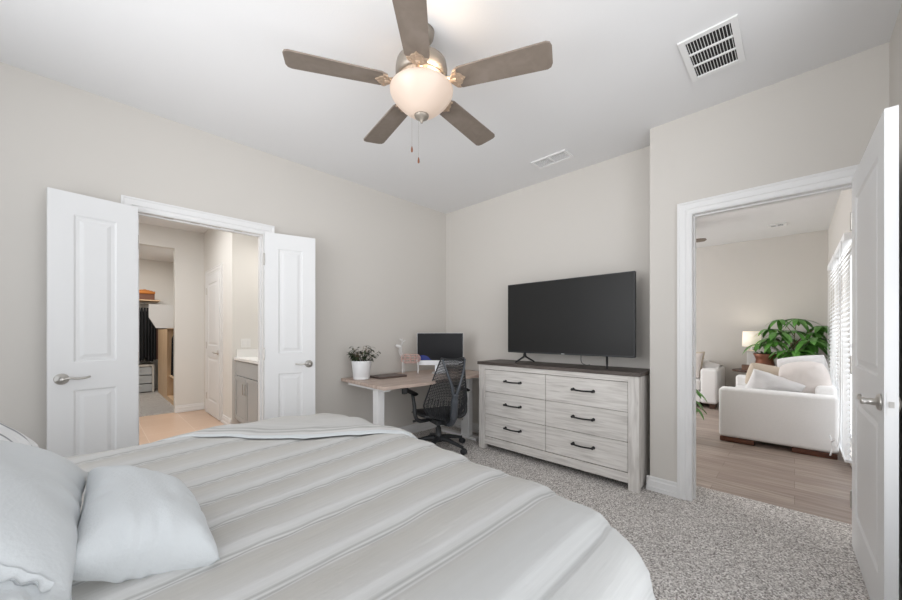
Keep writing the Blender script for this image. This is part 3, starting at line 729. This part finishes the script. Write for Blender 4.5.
# ------------------------------------------------------------------ office chair
CH = empty('office_chair', (2.50, 2.62, 0), math.radians(-19)); tag(CH, 'black mesh office chair with Y-shaped back frame at the desk', 'chair')
m = M().lathe([(.028, .075), (.045, .08), (.05, .11), (.035, .14), (.028, .22), (.020, .225), (.018, .33), (.03, .34)], n=20)
m.obj('column', BLKPL, CH, smooth=True)
for k in range(5):
    a_ = math.radians(-62+72*k); c_, s_ = math.cos(a_), math.sin(a_)
    m = M().tube(spline([(c_*.03, s_*.03, .115), (c_*.12, s_*.12, .108), (c_*.23, s_*.23, .085), (c_*.30, s_*.30, .068)], 4), [.028]*3+[.024]*3+[.020]*3+[.017]*4, 8)
    lg = m.obj('base_leg', BLKPL, CH, smooth=True)
    cs = M().tube([(c_*.30, s_*.30, .085), (c_*.30, s_*.30, .045)], .008, 8)
    ps = Vector((-s_, c_, 0))
    for q in (-1, 1):
        ctr = Vector((c_*.31, s_*.31, .030)); rmt = Matrix.Rotation(PI/2, 4, Vector((c_, s_, 0)))
        cs.lathe([(.012, -.008), (.029, -.007), (.030, 0), (.029, .007), (.012, .008)], ctr+ps*q*.014, 18, rmt)
    cs.obj('caster', BLKPL, lg, smooth=True)
m = M().box(-.09, .09, -.16, .12, .335, .385); m.box(-.03, .03, -.24, -.12, .34, .40); m.tube([(.0, .05, .36), (-.22, .05, .355)], .008, 8); m.tube([(-.22, .05, .355), (-.26, .05, .35)], .013, 8)
m.obj('tilt_mechanism', BLKPL, CH, bevel=.012)
def seatf(side):
    def f(u, v):
        a_, b_ = 2*u-1, 2*v-1; r = max(abs(a_), abs(b_), 1e-6); l = math.hypot(a_, b_) or 1e-6; k = r/l
        sx_, sy_ = a_*(.55+.45*k)*.245, b_*(.55+.45*k)*.225
        e = max(0, 1-r**5)
        z = .415+(.038*e**.5 if side > 0 else -.02*e**.5)+.014*(a_*a_)-.03*max(0, b_)**3
        return (sx_, sy_+.03, z)
    return f
m = M().grid(24, 24, seatf(1)).grid(24, 24, lambda u, v: seatf(-1)(1-u, v)); o = m.obj('seat', BLKPL, CH, smooth=True)
wd = o.modifiers.new('weld', 'WELD'); wd.merge_threshold = .002
def hwid(t): return .235*(1-t)**.0*(1-.0*t) if t < .25 else .235+(.115-.235)*((t-.25)/.75)**1.0
def backf(u, v, off=0):                                   # u across, v up
    a_ = 2*u-1; t = v; hwd = .235*(1-max(0, .18-t)*1.3) if t < .22 else .235-.115*((t-.22)/.78)
    y = -.235-.11*t**1.3-.03*math.sin(PI*t)*0+.085*a_*a_*(1-.75*t)-.03*math.sin(PI*min(1, t*2.2))*(1-a_*a_)
    z = .405+.545*t+.035*a_*a_*(1-t)-.02*abs(a_)*t*0+.015*(a_*a_)*t
    return Vector((a_*hwd, y-off, z))
m = M()
NU, NV = 26, 40
for i in range(NU+1):
    for j in range(NV+1):
        sh = 0 if j % 2 == 0 or i in (0, NU) else .5
        m.v.append(tuple(backf(min(1, (i+(sh if .26 < j/NV else 0))/NU), j/NV)))
for i in range(NU):
    for j in range(NV):
        a_ = i*(NV+1)+j
        if j/NV < .30:
            if i % 1 == 0: m.f.append((a_, a_+NV+1, a_+NV+2, a_+1))
        else: m.f.append((a_, a_+NV+1, a_+NV+2, a_+1))
o = m.obj('back_mesh', BLKMESH, CH, smooth=True)
wf = o.modifiers.new('wire', 'WIREFRAME'); wf.thickness = .0085; wf.use_even_offset = False; wf.use_boundary = True
# upright ribs on the lower half
m = M()
for i in range(1, 18): m.tube([backf(i/18, j/10*.34, .004) for j in range(11)], .0042, 5)
m.obj('back_ribs', BLKPL, CH, smooth=True)
rim = [backf(0, j/16) for j in range(17)]+[backf(i/12, 1) for i in range(1, 12)]+[backf(1, 1-j/16) for j in range(17)]+[backf(1-i/12, 0) for i in range(1, 12)]
M().tube(rim+[rim[0]], .008, 6).obj('back_rim', BLKPL, CH, smooth=True)
m = M().tube(spline([(0, -.16, .35), (0, -.27, .365), (0, -.335, .42), (0, -.35, .50), (0, -.365, .60), (0, -.375, .66)], 5), [.022]*6+[.026]*5+[.034]*5+[.036]*5+[.030]*5, 10)
for s_ in (-1, 1):
    m.tube(spline([(s_*.012, -.37, .64), (s_*.045, -.385, .74), (s_*.09, -.375, .86), (s_*.118, -.348, .955)], 5), [.017]*5+[.013]*5+[.010]*6, 8)
m.obj('back_frame', DARKCH, CH, smooth=True)
for s_ in (-1, 1):
    m = M(); m.tube(spline([(s_*.10, -.03, .37), (s_*.22, -.06, .375), (s_*.275, -.07, .42), (s_*.285, -.05, .54), (s_*.29, -.02, .625)], 5), [.017]*5+[.02]*11+[.017]*5, 8)
    arm = m.obj('armrest', BLKPL, CH, smooth=True)
    M().grid(12, 16, lambda u, v: ((s_*.29)+.045*(2*u-1)*(1-.25*abs(2*v-1)**2), -.10+.27*v, .638+.012*math.sin(PI*u)+.006*v)).grid(12, 16, lambda u, v: ((s_*.29)-.045*(2*u-1)*(1-.25*abs(2*v-1)**2), -.10+.27*v, .636-.014*math.sin(PI*u)+.006*v)).obj('arm_pad', BLKPL, arm, smooth=True)

# the chair is set to its lowest position
for o in list(CH.children):
    for q in [o]+list(o.children):
        if q.name.split('.')[0] in ('tilt_mechanism', 'seat', 'back_mesh', 'back_ribs', 'back_rim', 'back_frame', 'armrest', 'arm_pad'):
            for v_ in q.data.vertices: v_.co.z = v_.co.z-.052 if v_.co.z < .5 else (v_.co.z-.5)*1.09+.448

# ------------------------------------------------------------------ ceiling fan
FX, FY = 1.195, 1.378
fan = empty('ceiling_fan', (FX, FY, HC), 0); tag(fan, 'five blade pewter ceiling fan with lit frosted glass bowl above the bed', 'ceiling fan')
z = lambda h: h-HC
M().lathe([(.010, z(2.685)), (.045, z(2.69)), (.062, z(2.715)), (.066, z(2.743))], n=28).obj('canopy', BRONZE, fan, smooth=True)
M().lathe([(.013, z(2.60)), (.013, z(2.69))], n=14).obj('downrod', BRONZE, fan, smooth=True)
M().lathe([(.03, z(2.63)), (.045, z(2.62)), (.10, z(2.60)), (.128, z(2.575)), (.133, z(2.545)), (.133, z(2.515)), (.125, z(2.50)), (.118, z(2.497))], n=36).obj('motor_housing', BRONZE, fan, smooth=True)
m = M().lathe([(.02, z(2.499)), (.116, z(2.497)), (.122, z(2.487)), (.10, z(2.470)), (.075, z(2.458)), (.06, z(2.452)), (.055, z(2.43)), (.02, z(2.43))], n=36)
for k in range(40):
    a_ = k*2*PI/40; c_, s_ = math.cos(a_), math.sin(a_)
    m.tube([(c_*.072, s_*.072, z(2.4545)), (c_*.117, s_*.117, z(2.480))], .0028, 4)
m.obj('switch_housing', mat('fan_antique_cream', (.46, .35, .26), .45, metal=.35, var=.35, vscale=60), fan, smooth=True)
prof = [(.002, z(2.308)), (.03, z(2.311)), (.058, z(2.321)), (.085, z(2.338)), (.112, z(2.361)), (.137, z(2.388)), (.153, z(2.410)), (.161, z(2.426)), (.163, z(2.440)), (.156, z(2.446)), (.148, z(2.438))]
bw = M().lathe(prof, n=40).obj('glass_bowl', BOWL, fan, smooth=True)
M().lathe([(.002, z(2.272)), (.006, z(2.274)), (.008, z(2.284)), (.014, z(2.288)), (.020, z(2.296)), (.034, z(2.302)), (.038, z(2.312)), (.030, z(2.318))], n=24).obj('finial', BRONZE, fan, smooth=True)
ANG0 = math.radians(44.3+180-1.0)
proto = None
for k in range(5):
    a_ = ANG0+k*2*PI/5
    bl = M(); L0, L1, wA, wB = .178, .650, .060, .072
    pts = [(L0, -wA*.75), (L0+.03, -wA), (L1-.025, -wB), (L1-.008, -wB+.008), (L1, -wB+.028), (L1, wB-.028), (L1-.008, wB-.008), (L1-.025, wB), (L0+.03, wA), (L0, wA*.75)]
    bl.prism(pts, -.004, .004, lambda p, q, n_: (p, q, n_))
    tilt = Matrix.Translation((0, 0, z(2.462))) @ Matrix.Rotation(math.radians(-8.5), 4, 'X')
    o = bl.obj('blade', BLADEW, fan, bevel=.002, mt=tilt); o.rotation_euler = (0, 0, a_)
    ir = M(); ir.tube(spline([(.09, 0, .018), (.14, 0, .004), (.19, 0, -.006)], 4), [.016]*4+[.013]*5, 8)
    ir.prism([(.160, -.016), (.182, -.046), (.200, -.052), (.200, -.034), (.214, -.028), (.222, -.012), (.236, 0), (.222, .012), (.214, .028), (.200, .034), (.200, .052), (.182, .046), (.160, .016)], -.010, -.004, lambda p, q, n_: (p, q, n_))
    for qx, qy in ((.19, -.03), (.19, .03), (.218, 0)): ir.lathe([(.006, -.004), (.006, 0), (.002, .002)], (qx, qy, -.013), 8)
    i_ = ir.obj('blade_iron', bpy.data.materials['fan_antique_cream'], o, smooth=False, mt=tilt)
for (dx, dy, zb) in ((-.035, .036, 2.126), (-.011, .011, 2.069)):
    m = M().tube([(dx, dy, z(2.44)), (dx, dy, z(zb+.03))], .0005, 4)
    pc = m.obj('pull_chain', BRONZE, fan)
    M().lathe([(.001, z(zb+.03)), (.004, z(zb+.02)), (.0055, z(zb+.008)), (.0045, z(zb)), (.001, z(zb-.004))], (dx, dy, 0), 10).obj('pendant', COPPER, pc, smooth=True)
# fan lamp bulbs throw light up out of the open bowl
l = bpy.data.lights.new('fan_bulb', 'POINT'); l.energy = 2.6; l.color = (1, .76, .54); l.shadow_soft_size = .03
for k in range(2):
    a_ = ANG0+PI/5+k*PI
    o = bpy.data.objects.new('fan_bulb', l); COL.objects.link(o); o.location = (FX+.135*math.cos(a_), FY+.135*math.sin(a_), 2.448)

# ------------------------------------------------------------------ ceiling vents
def vent(name, x0, x1, y0, y1, rows, label, nsl, dark=True, zc=HC, fr=.03, along='x'):
    t = empty(name, ((x0+x1)/2, (y0+y1)/2, zc)); tag(t, label, 'vent'); cx, cy = (x0+x1)/2, (y0+y1)/2; hx, hy = (x1-x0)/2, (y1-y0)/2
    M().box(-hx+.01, hx-.01, -hy+.01, hy-.01, -.003, -.001).obj('slot_shade', DARKV if dark else GREYV, t)  # flat sheet, its dark or grey colour stands for shade behind the slots
    m = M(); m.box(-hx, hx, -hy, -hy+fr, -.011, -.001); m.box(-hx, hx, hy-fr, hy, -.011, -.001); m.box(-hx, -hx+fr, -hy+fr, hy-fr, -.011, -.001); m.box(hx-fr, hx, -hy+fr, hy-fr, -.011, -.001)
    wx = (2*hx-2*fr); 
    if along == 'x':
        for k in range(1, rows): xx = -hx+fr+wx*k/rows; m.box(xx-.006, xx+.006, -hy+fr, hy-fr, -.010, -.001)
    else:
        for k in range(1, rows): yy = -hy+fr+(2*hy-2*fr)*k/rows; m.box(-hx+fr, hx-fr, yy-.008, yy+.008, -.010, -.001)
    m.obj('frame', VENTM, t, bevel=.0015)
    m = M(); wy = 2*hy-2*fr
    for k in range(nsl):
        if along == 'x':
            yy = -hy+fr+wy*(k+.5)/nsl
            m.box(-hx+fr, hx-fr, yy-.0013, yy+.0013, -.0045, -.003)
        else:
            xx = -hx+fr+wx*(k+.5)/nsl
            m.box(xx-.002, xx+.002, -hy+fr, hy-fr, -.006, -.003, None)
    m.obj('louvers', VENTM, t)
    return t
vent('return_air_vent', 2.195, 2.59, .198, .45, 3, 'large white ceiling vent with three rows of dark slots', 14)
vent('supply_air_vent', 2.795, 2.965, 1.385, 1.72, 2, 'small white ceiling register near the television wall', 9, False, fr=.022, along='y')
vent('supply_air_vent', 6.80, 6.98, .08, .28, 2, 'small white ceiling register in the living room', 5, True, fr=.035, along='y')

# ------------------------------------------------------------------ bathroom things
va = empty('vanity_cabinet', (1.55, 4.6, 0)); tag(va, 'grey vanity cabinet with white countertop in the bathroom', 'cabinet')
VM = Matrix.Translation((-1.55, -4.6, 0))
def vp(m, name, mt_, parent=va, **k): return m.obj(name, mt_, parent, mt=VM, **k)
vp(M().box(1.29, 1.875, 3.85, 5.035, .09, .85), 'body', CABG); vp(M().box(1.35, 1.875, 3.87, 5.035, 0, .09), 'toe_kick', CABG)
vp(M().box(1.262, 1.875, 3.83, 5.037, .85, .885), 'countertop', COUNTER, bevel=.003)
vp(M().box(1.285, 1.865, 5.017, 5.037, .885, .985), 'backsplash', COUNTER, bevel=.002)
def shaker(y0, y1, z0, z1, name, hx=None):
    m = M().box(1.274, 1.290, y0, y1, z0, z1)
    f = .05
    if z1-z0 > .3:
        m.box(1.268, 1.274, y0, y0+f, z0, z1); m.box(1.268, 1.274, y1-f, y1, z0, z1); m.box(1.268, 1.274, y0+f, y1-f, z0, z0+f); m.box(1.268, 1.274, y0+f, y1-f, z1-f, z1)
    d_ = vp(m, name, CABG)
    if hx: 
        vp(M().tube([(1.27, hx, z1-.07), (1.248, hx, z1-.075), (1.248, hx, z1-.195), (1.27, hx, z1-.20)], .005, 8), 'handle', NICKEL, d_)
shaker(4.60, 5.02, .12, .66, 'door', 4.64); shaker(4.17, 4.592, .12, .66, 'door', 4.55); shaker(4.17, 5.02, .67, .84, 'drawer_front')
sw = empty('switch_plate', (1.392, 5.038, 1.06)); tag(sw, 'white double switch plate on the wall above the vanity', 'switch')
M().box(-.057, .057, -.006, .001, -.057, .057).obj('plate', COUNTER, sw, bevel=.002)
for s_ in (-1, 1): M().box(s_*.027-.014, s_*.027+.014, -.010, -.006, -.03, .03).obj('rocker', TRIM, sw, bevel=.001)
# closet
dw = empty('closet_drawer_unit', (.45, 9.45, 0)); tag(dw, 'white drawer unit with grey drawers on the closet floor', 'drawer unit')
m = M(); m.box(-.5, .45, -.2, .3, .52, .56); m.box(-.5, -.47, -.2, .3, 0, .52); m.box(.42, .45, -.2, .3, 0, .52); m.box(-.47, .42, .28, .3, 0, .52); m.box(-.03, -.0, -.2, .28, 0, .52)
m.obj('body', mat('closet_white', (.62, .60, .55), .6), dw)
for k in range(3):
    for (a_, b_) in ((-.465, -.035), (.005, .415)):
        d_ = M().box(a_, b_, -.205, -.185, .02+k*.168, .17+k*.168).obj('drawer', DRAWG, dw, bevel=.004)
        M().box((a_+b_)/2-.05, (a_+b_)/2+.05, -.216, -.205, .12+k*.168, .135+k*.168).obj('drawer_pull', DRAWG, d_)
rod = M().tube([(-.6, 9.42, 1.78), (1.0, 9.42, 1.78)], .014, 10).obj('closet_rod', NICKEL); tag(rod, 'metal hanging rod across the far end of the closet', 'rod')
sh = M().box(-.6, 1.0, 9.3, 9.8, 1.84, 1.86).obj('closet_shelf', TANWOOD); tag(sh, 'wooden shelf above the hanging black clothes', 'shelf')
def garment(x, y, ztop, H_, W_, mt_, label, along='x', seed=0):
    def f(side):
        def g(u, v):
            a_ = 2*u-1; sw_ = (.35+.65*min(1, v*6))*(1+.12*v); y_ = side*(.028*(1-a_*a_)**.5*(.4+.6*min(1, v*3))*(1+.3*math.sin(a_*9+seed+v*2)))
            p = (a_*W_/2*sw_, y_, -H_*v-.06*abs(a_)*(1-min(1, v*6))*0)
            return p if along == 'x' else (p[1], p[0], p[2])
        return g
    m = M().grid(20, 20, f(1)).grid(20, 20, lambda u, v: f(-1)(1-u, v))
    o = m.obj('hanging_garment', mt_, None, smooth=True); o.location = (x, y, ztop)
    h = M().tube([(0, 0, 0), (0, 0, .05), (.01, 0, .07)] if along == 'x' else [(0, 0, 0), (0, 0, .05), (0, .01, .07)], .003, 5).obj('hanger_hook', NICKEL, o)
    tag(o, label, 'clothes', 'clothes hanging in the closet'); return o
rg = random.Random(11)
for i in range(20):
    x = .08+.046*i
    garment(x, 9.42, 1.70, rg.uniform(.98, 1.08), .46, CLOTHB if i in (19,) else CLOTHD,
            'black garment hanging on the rod at the closet end' if i != 19 else 'brown garment hanging beside the black ones in the closet', 'y', i)
ob = M().box(-.16, .16, -.12, .12, 0, .12).obj('storage_box', mat('brown_box', (.14, .06, .035), .7), None, bevel=.01); ob.location = (.76, 9.48, 1.862); tag(ob, 'brown box lying on the closet shelf under orange fabric', 'box')
ob = M().grid(14, 14, lambda u, v: (.17*(2*u-1), .12*(2*v-1), .05+.04*math.sin(PI*u)*math.sin(PI*v)+.01*math.sin(u*20)*math.sin(v*9))).box(-.165, .165, -.115, .115, 0, .05).obj('folded_fabric', CLOTHO, None, smooth=True); ob.location = (.76, 9.46, 1.983); tag(ob, 'folded orange fabric lying on the brown closet box', 'fabric')
# tan organiser on the side wall of the closet
og = empty('closet_organizer', (1.12, 8.0, 0)); tag(og, 'tan wooden closet organizer along the side wall of the closet', 'organizer')
m = M(); m.box(-.15, .175, 1.15, 1.17, .08, 1.28); m.box(-.17, .175, -.05, .35, .08, 1.28); m.box(-.15, .175, -1.22, -1.2, .08, 1.28); m.box(-.17, .175, -1.2, 1.15, .0, .08); m.box(-.17, .175, -1.2, 1.15, 1.26, 1.28)
m.box(-.17, -.15, .35, 1.15, .08, 1.28)
m.obj('frame', TANWOOD, og)
for zz in (.42,): M().box(-.15, .175, -1.2, -.05, zz, zz+.018).obj('shelf', TANWOOD, og)
M().box(.16, .175, -1.2, 1.15, .08, 1.26).obj('back_panel', DKWOOD, og)
for i in range(9):
    garment(1.11, 6.95+i*.10, 1.24, .78, .24, CLOTHD, 'dark garment hanging inside the tan closet organizer', 'x', i)
# white chamfered cabinet end over the organiser
wc = M().prism([(.62, 1.63), (.62, 1.43), (.705, 1.265), (1.298, 1.265), (1.298, 1.63)], 7.0, 7.04, lambda a_, b_, n_: (a_, n_, b_)).obj('closet_bulkhead', mat('closet_white_panel', (.70, .70, .69), .6)); st(wc)
dc = M().lathe([(.055, -.012), (.055, 0)], (.45, 8.2, HC), 20).obj('closet_ceiling_light', TRIM, None); tag(dc, 'small round fixture on the closet ceiling', 'light')

# ------------------------------------------------------------------ living room
def rbox(m, x0, x1, y0, y1, z0, z1): return m.box(x0, x1, y0, y1, z0, z1)
sf = empty('sofa', (5.75, .12, 0)); tag(sf, 'white fabric sofa under the window seen from its arm side', 'sofa')
SM = Matrix.Translation((-5.75, -.12, 0))
def sp(m, name, mt_=SOFA, parent=sf, **k): return m.obj(name, mt_, parent, mt=SM, **k)
AX0, AX1, SY0, SY1 = 4.88, 6.66, -.300, .605
sp(M().box(AX0, AX0+.20, SY0, SY1, .05, .585), 'arm', bevel=.035, segs=4); sp(M().box(AX1-.20, AX1, SY0, SY1, .05, .585), 'arm', bevel=.035, segs=4)
sp(M().box(AX0+.20, AX1-.20, SY0+.05, SY1-.02, .05, .27), 'base', bevel=.02)
sp(M().box(AX0+.20, AX1-.20, SY0, SY0+.15, .2, .66), 'backrest', bevel=.04, segs=4)
xm = (AX0+AX1)/2
for a_, b_ in ((AX0+.205, xm-.003), (xm+.003, AX1-.205)):
    sp(M().box(a_, b_, SY0+.2, SY1, .27, .45), 'seat_cushion', bevel=.04, segs=4)
for a_, b_, c_, d_ in ((AX0+.01, AX0+.13, SY1-.30, SY1-.01), (AX0+.01, AX0+.13, SY0+.01, SY0+.32), (AX1-.13, AX1-.01, SY1-.30, SY1-.01), (AX1-.13, AX1-.01, SY0+.01, SY0+.32)):
    sp(M().box(a_, b_, c_, d_, 0, .05), 'leg', REDWOOD, bevel=.004)
D = math.radians
pillow('sofa_cushion', .42, .46, .26, (5.27, -.075, .68), (D(82), D(10), D(90)), CUSH, 'fat round beige cushion on the white sofa beside the window', 'cushion', seed=1, pw=.6, rnd=.85)
pillow('sofa_cushion', .46, .30, .12, (5.20, .16, .605), (D(60), D(-20), D(90)), WHTC, 'white cushion tilted in front of the tan cushion on the sofa', 'cushion', seed=4, rnd=.2)
pillow('sofa_cushion', .60, .36, .15, (5.50, .14, .645), (D(60), D(-14), D(90)), TANC, 'tan cushion leaning behind the tilted white cushion on the sofa', 'cushion', seed=6, rnd=.45)
pillow('sofa_cushion', .44, .40, .15, (5.62, -.07, .75), (D(78), D(10), D(90)), WHTC, 'white cushion peeking above the fat beige cushion', 'cushion', seed=9, rnd=.5)
# second sofa against the far wall
s2 = empty('sofa', (7.25, 1.8, 0)); tag(s2, 'cream sofa against the far wall, partly hidden by the doorway', 'sofa')
S2 = Matrix.Translation((-7.25, -1.8, 0))
def s2p(m, name, mt_=SOFA, **k): return m.obj(name, mt_, s2, mt=S2, **k)
s2p(M().box(6.80, 7.70, .86, 1.08, .07, .62), 'arm', bevel=.04, segs=4); s2p(M().box(6.80, 7.70, 2.60, 2.82, .07, .62), 'arm', bevel=.04, segs=4)
s2p(M().box(6.83, 7.70, 1.08, 2.60, .07, .26), 'base', bevel=.02); s2p(M().box(7.48, 7.70, 1.08, 2.60, .2, .72), 'backrest', bevel=.04, segs=4)
s2p(M().box(6.80, 7.48, 1.083, 1.84, .26, .44), 'seat_cushion', bevel=.04, segs=4); s2p(M().box(6.80, 7.48, 1.843, 2.597, .26, .44), 'seat_cushion', bevel=.04, segs=4)
for a_, b_ in ((6.85, .92), (7.6, .92), (6.85, 2.76), (7.6, 2.76)): s2p(M().box(a_-.04, a_+.04, b_-.04, b_+.04, 0, .07), 'leg', DKWOOD)
pillow('sofa_cushion', .40, .46, .16, (7.24, 1.29, .66), (D(72), D(0), D(-108)), TANC, 'beige cushion on the cream sofa against the far wall', 'cushion', seed=12)
pillow('sofa_cushion', .38, .44, .13, (7.03, 1.28, .655), (D(66), D(0), D(-100)), CUSH, 'rosy beige cushion in front on the far cream sofa', 'cushion', seed=14)
tb_ = M().grid(16, 10, lambda u, v: (7.12+.5*u, .88+.20*v, .622+.09*math.sin(PI*u)*(.4+.6*v)+.01*noise.noise(Vector((u*5, v*5, 0)))))
th = tb_.obj('throw_blanket', WHTC, None, smooth=True); sd = th.modifiers.new('solid', 'SOLIDIFY'); sd.thickness = .012; tag(th, 'pale throw blanket bunched on the arm of the far sofa', 'blanket')
# side table, lamp, pot, box
tx, ty = 7.22, .44
tt = empty('side_table', (tx, ty, 0)); tag(tt, 'round dark wooden side table between the two sofas', 'table')
M().lathe([(.27, .585), (.28, .59), (.28, .61), (.27, .615)], n=32).obj('tabletop', DKWOOD, tt); M().lathe([(.035, .03), (.03, .3), (.035, .585)], n=16).obj('pedestal', DKWOOD, tt); M().lathe([(.18, 0), (.18, .02), (.03, .04)], n=24).obj('foot', DKWOOD, tt)
M().lathe([(.2, .30), (.2, .32)], n=28).obj('lower_shelf', DKWOOD, tt)
lx, ly = 7.38, .49
la = empty('table_lamp', (lx, ly, .616)); tag(la, 'white table lamp with cream drum shade glowing on the side table', 'lamp')
M().box(-.055, .055, -.055, .055, 0, .30).obj('base', LAMPB, la, bevel=.008); M().tube([(0, 0, .30), (0, 0, .52)], .007, 8).obj('stem', NICKEL, la)
o = M().lathe([(.118, .36), (.112, .60), (.110, .60), (.116, .36)], n=32).obj('lamp_shade', SHADE, la, smooth=True)
l = bpy.data.lights.new('table_lamp_bulb', 'POINT'); l.energy = 3; l.color = (1, .92, .82); l.shadow_soft_size = .04
o = bpy.data.objects.new('table_lamp_bulb', l); COL.objects.link(o); o.location = (lx, ly, 1.16)
sp_ = empty('potted_succulent', (7.08, .32, .616)); tag(sp_, 'copper brown urn with small succulents on the side table', 'plant')
M().lathe([(.08, 0), (.10, .02), (.115, .10), (.10, .17), (.11, .20), (.135, .26), (.13, .265), (.11, .24)], n=28).obj('pot', COPPER, sp_, smooth=True)
m = M(); rd = random.Random(5)
for i in range(70):
    a_ = rd.uniform(0, 2*PI); r0 = rd.uniform(0, .10); leaf(m, (r0*math.cos(a_), r0*math.sin(a_), .25), (math.cos(a_), math.sin(a_), rd.uniform(.2, 1.5)), rd.uniform(.04, .09), .018, .5)
m.obj('foliage', LEAFD, sp_, smooth=True)
bxo = M().box(-.045, .045, -.045, .045, 0, .085).obj('candle_box', mat('brown_candle', (.16, .09, .06), .5), None, bevel=.004); bxo.location = (7.06, .54, .616); tag(bxo, 'small brown candle box at the front of the side table', 'candle')
# big money tree
def palmate(m, sm, base, tip, L, n=6, rd=random):
    sm.tube(spline([base, (Vector(base)+Vector(tip))/2+Vector((0, 0, .03)), tip], 4), .004, 5)
    out = (Vector(tip)-Vector(base)); a0 = math.atan2(out.y, out.x)
    for k in range(n):
        aa = a0+(k-(n-1)/2)*(2*PI/(n+1.2)); leaf(m, tip, (math.cos(aa), math.sin(aa), rd.uniform(-.25, .35)), L*rd.uniform(.75, 1.1), L*.27, rd.uniform(.9, 1.8), .2, 8)
mt_ = empty('potted_tree', (7.10, .0, 0)); tag(mt_, 'large green leafy potted tree behind the white sofa', 'plant')
M().lathe([(.12, 0), (.15, .02), (.17, .30), (.175, .32), (.155, .32), (.15, .28)], n=28).obj('pot', COPPER, mt_, smooth=True)
M().lathe([(.001, .29), (.15, .285)], n=20).obj('soil', SOIL, mt_)
M().tube(spline([(0, 0, .28), (.015, .01, .5), (-.01, 0, .72), (.0, 0, .92)]), [.03]*7+[.022]*12, 8).obj('trunk', STEM, mt_, smooth=True)
m = M(); sm = M(); rd = random.Random(21)
tips = []
for i in range(34):
    # crown spreads mostly along the view's width, clear of the walls
    a_ = rd.uniform(0, 2*PI); r = rd.uniform(.06, .46); zc = rd.uniform(.90, 1.50)-.20*(r/.42)
    tp = Vector((r*math.cos(a_)*1.0, r*math.sin(a_)*.75+.02, zc)); 
    palmate(m, sm, (0, 0, max(.7, zc-.25)), tp, rd.uniform(.23, .32), rd.choice((5, 6, 7)), rd)
lim = lambda p: (max(-.6, min(.60, p[0])), max(-.34, p[1]), p[2])
m.v = [lim(p) for p in m.v]
m.obj('foliage', LEAFG, mt_, smooth=True); sm.obj('branches', STEM, mt_, smooth=True)
# floor plant just inside the doorway, mostly behind the casing
fp = empty('potted_floor_plant', (4.75, 1.0, 0)); tag(fp, 'green potted plant peeking out past the left side of the doorway', 'plant')
M().lathe([(.10, 0), (.13, .02), (.15, .26), (.135, .26), (.13, .22)], n=24).obj('pot', POT, fp, smooth=True)
m = M(); sm = M(); rd = random.Random(9)
for i in range(16):
    a_ = rd.uniform(0, 2*PI); r = rd.uniform(.08, .20); palmate(m, sm, (0, 0, .22), (r*math.cos(a_), r*math.sin(a_), rd.uniform(.30, .60)), .21, 5, rd)
m.obj('foliage', LEAFG, fp, smooth=True); sm.obj('stem', STEM, fp, smooth=True)
# living-room ceiling fan
f2 = empty('ceiling_fan', (5.97, 1.55, HC)); tag(f2, 'ceiling fan in the living room, blade tip seen through the doorway', 'ceiling fan')
M().lathe([(.05, -.07), (.07, 0)], n=20).obj('canopy', BRONZE, f2, smooth=True); M().lathe([(.012, -.16), (.012, -.06)], n=10).obj('downrod', BRONZE, f2); M().lathe([(.05, -.27), (.11, -.25), (.125, -.21), (.11, -.16), (.03, -.14)], n=28).obj('motor_housing', BRONZE, f2, smooth=True)
for k in range(5):
    a_ = math.radians(-73)+k*2*PI/5
    o = M().prism([(.12, -.05), (.60, -.065), (.66, -.05), (.68, 0), (.66, .05), (.60, .065), (.12, .05)], -.004, .004, lambda p, q, n_: (p, q, n_)).obj('blade', BLADEW, f2, mt=Matrix.Translation((0, 0, -.215)) @ Matrix.Rotation(-.15, 4, 'X')); o.rotation_euler = (0, 0, a_)
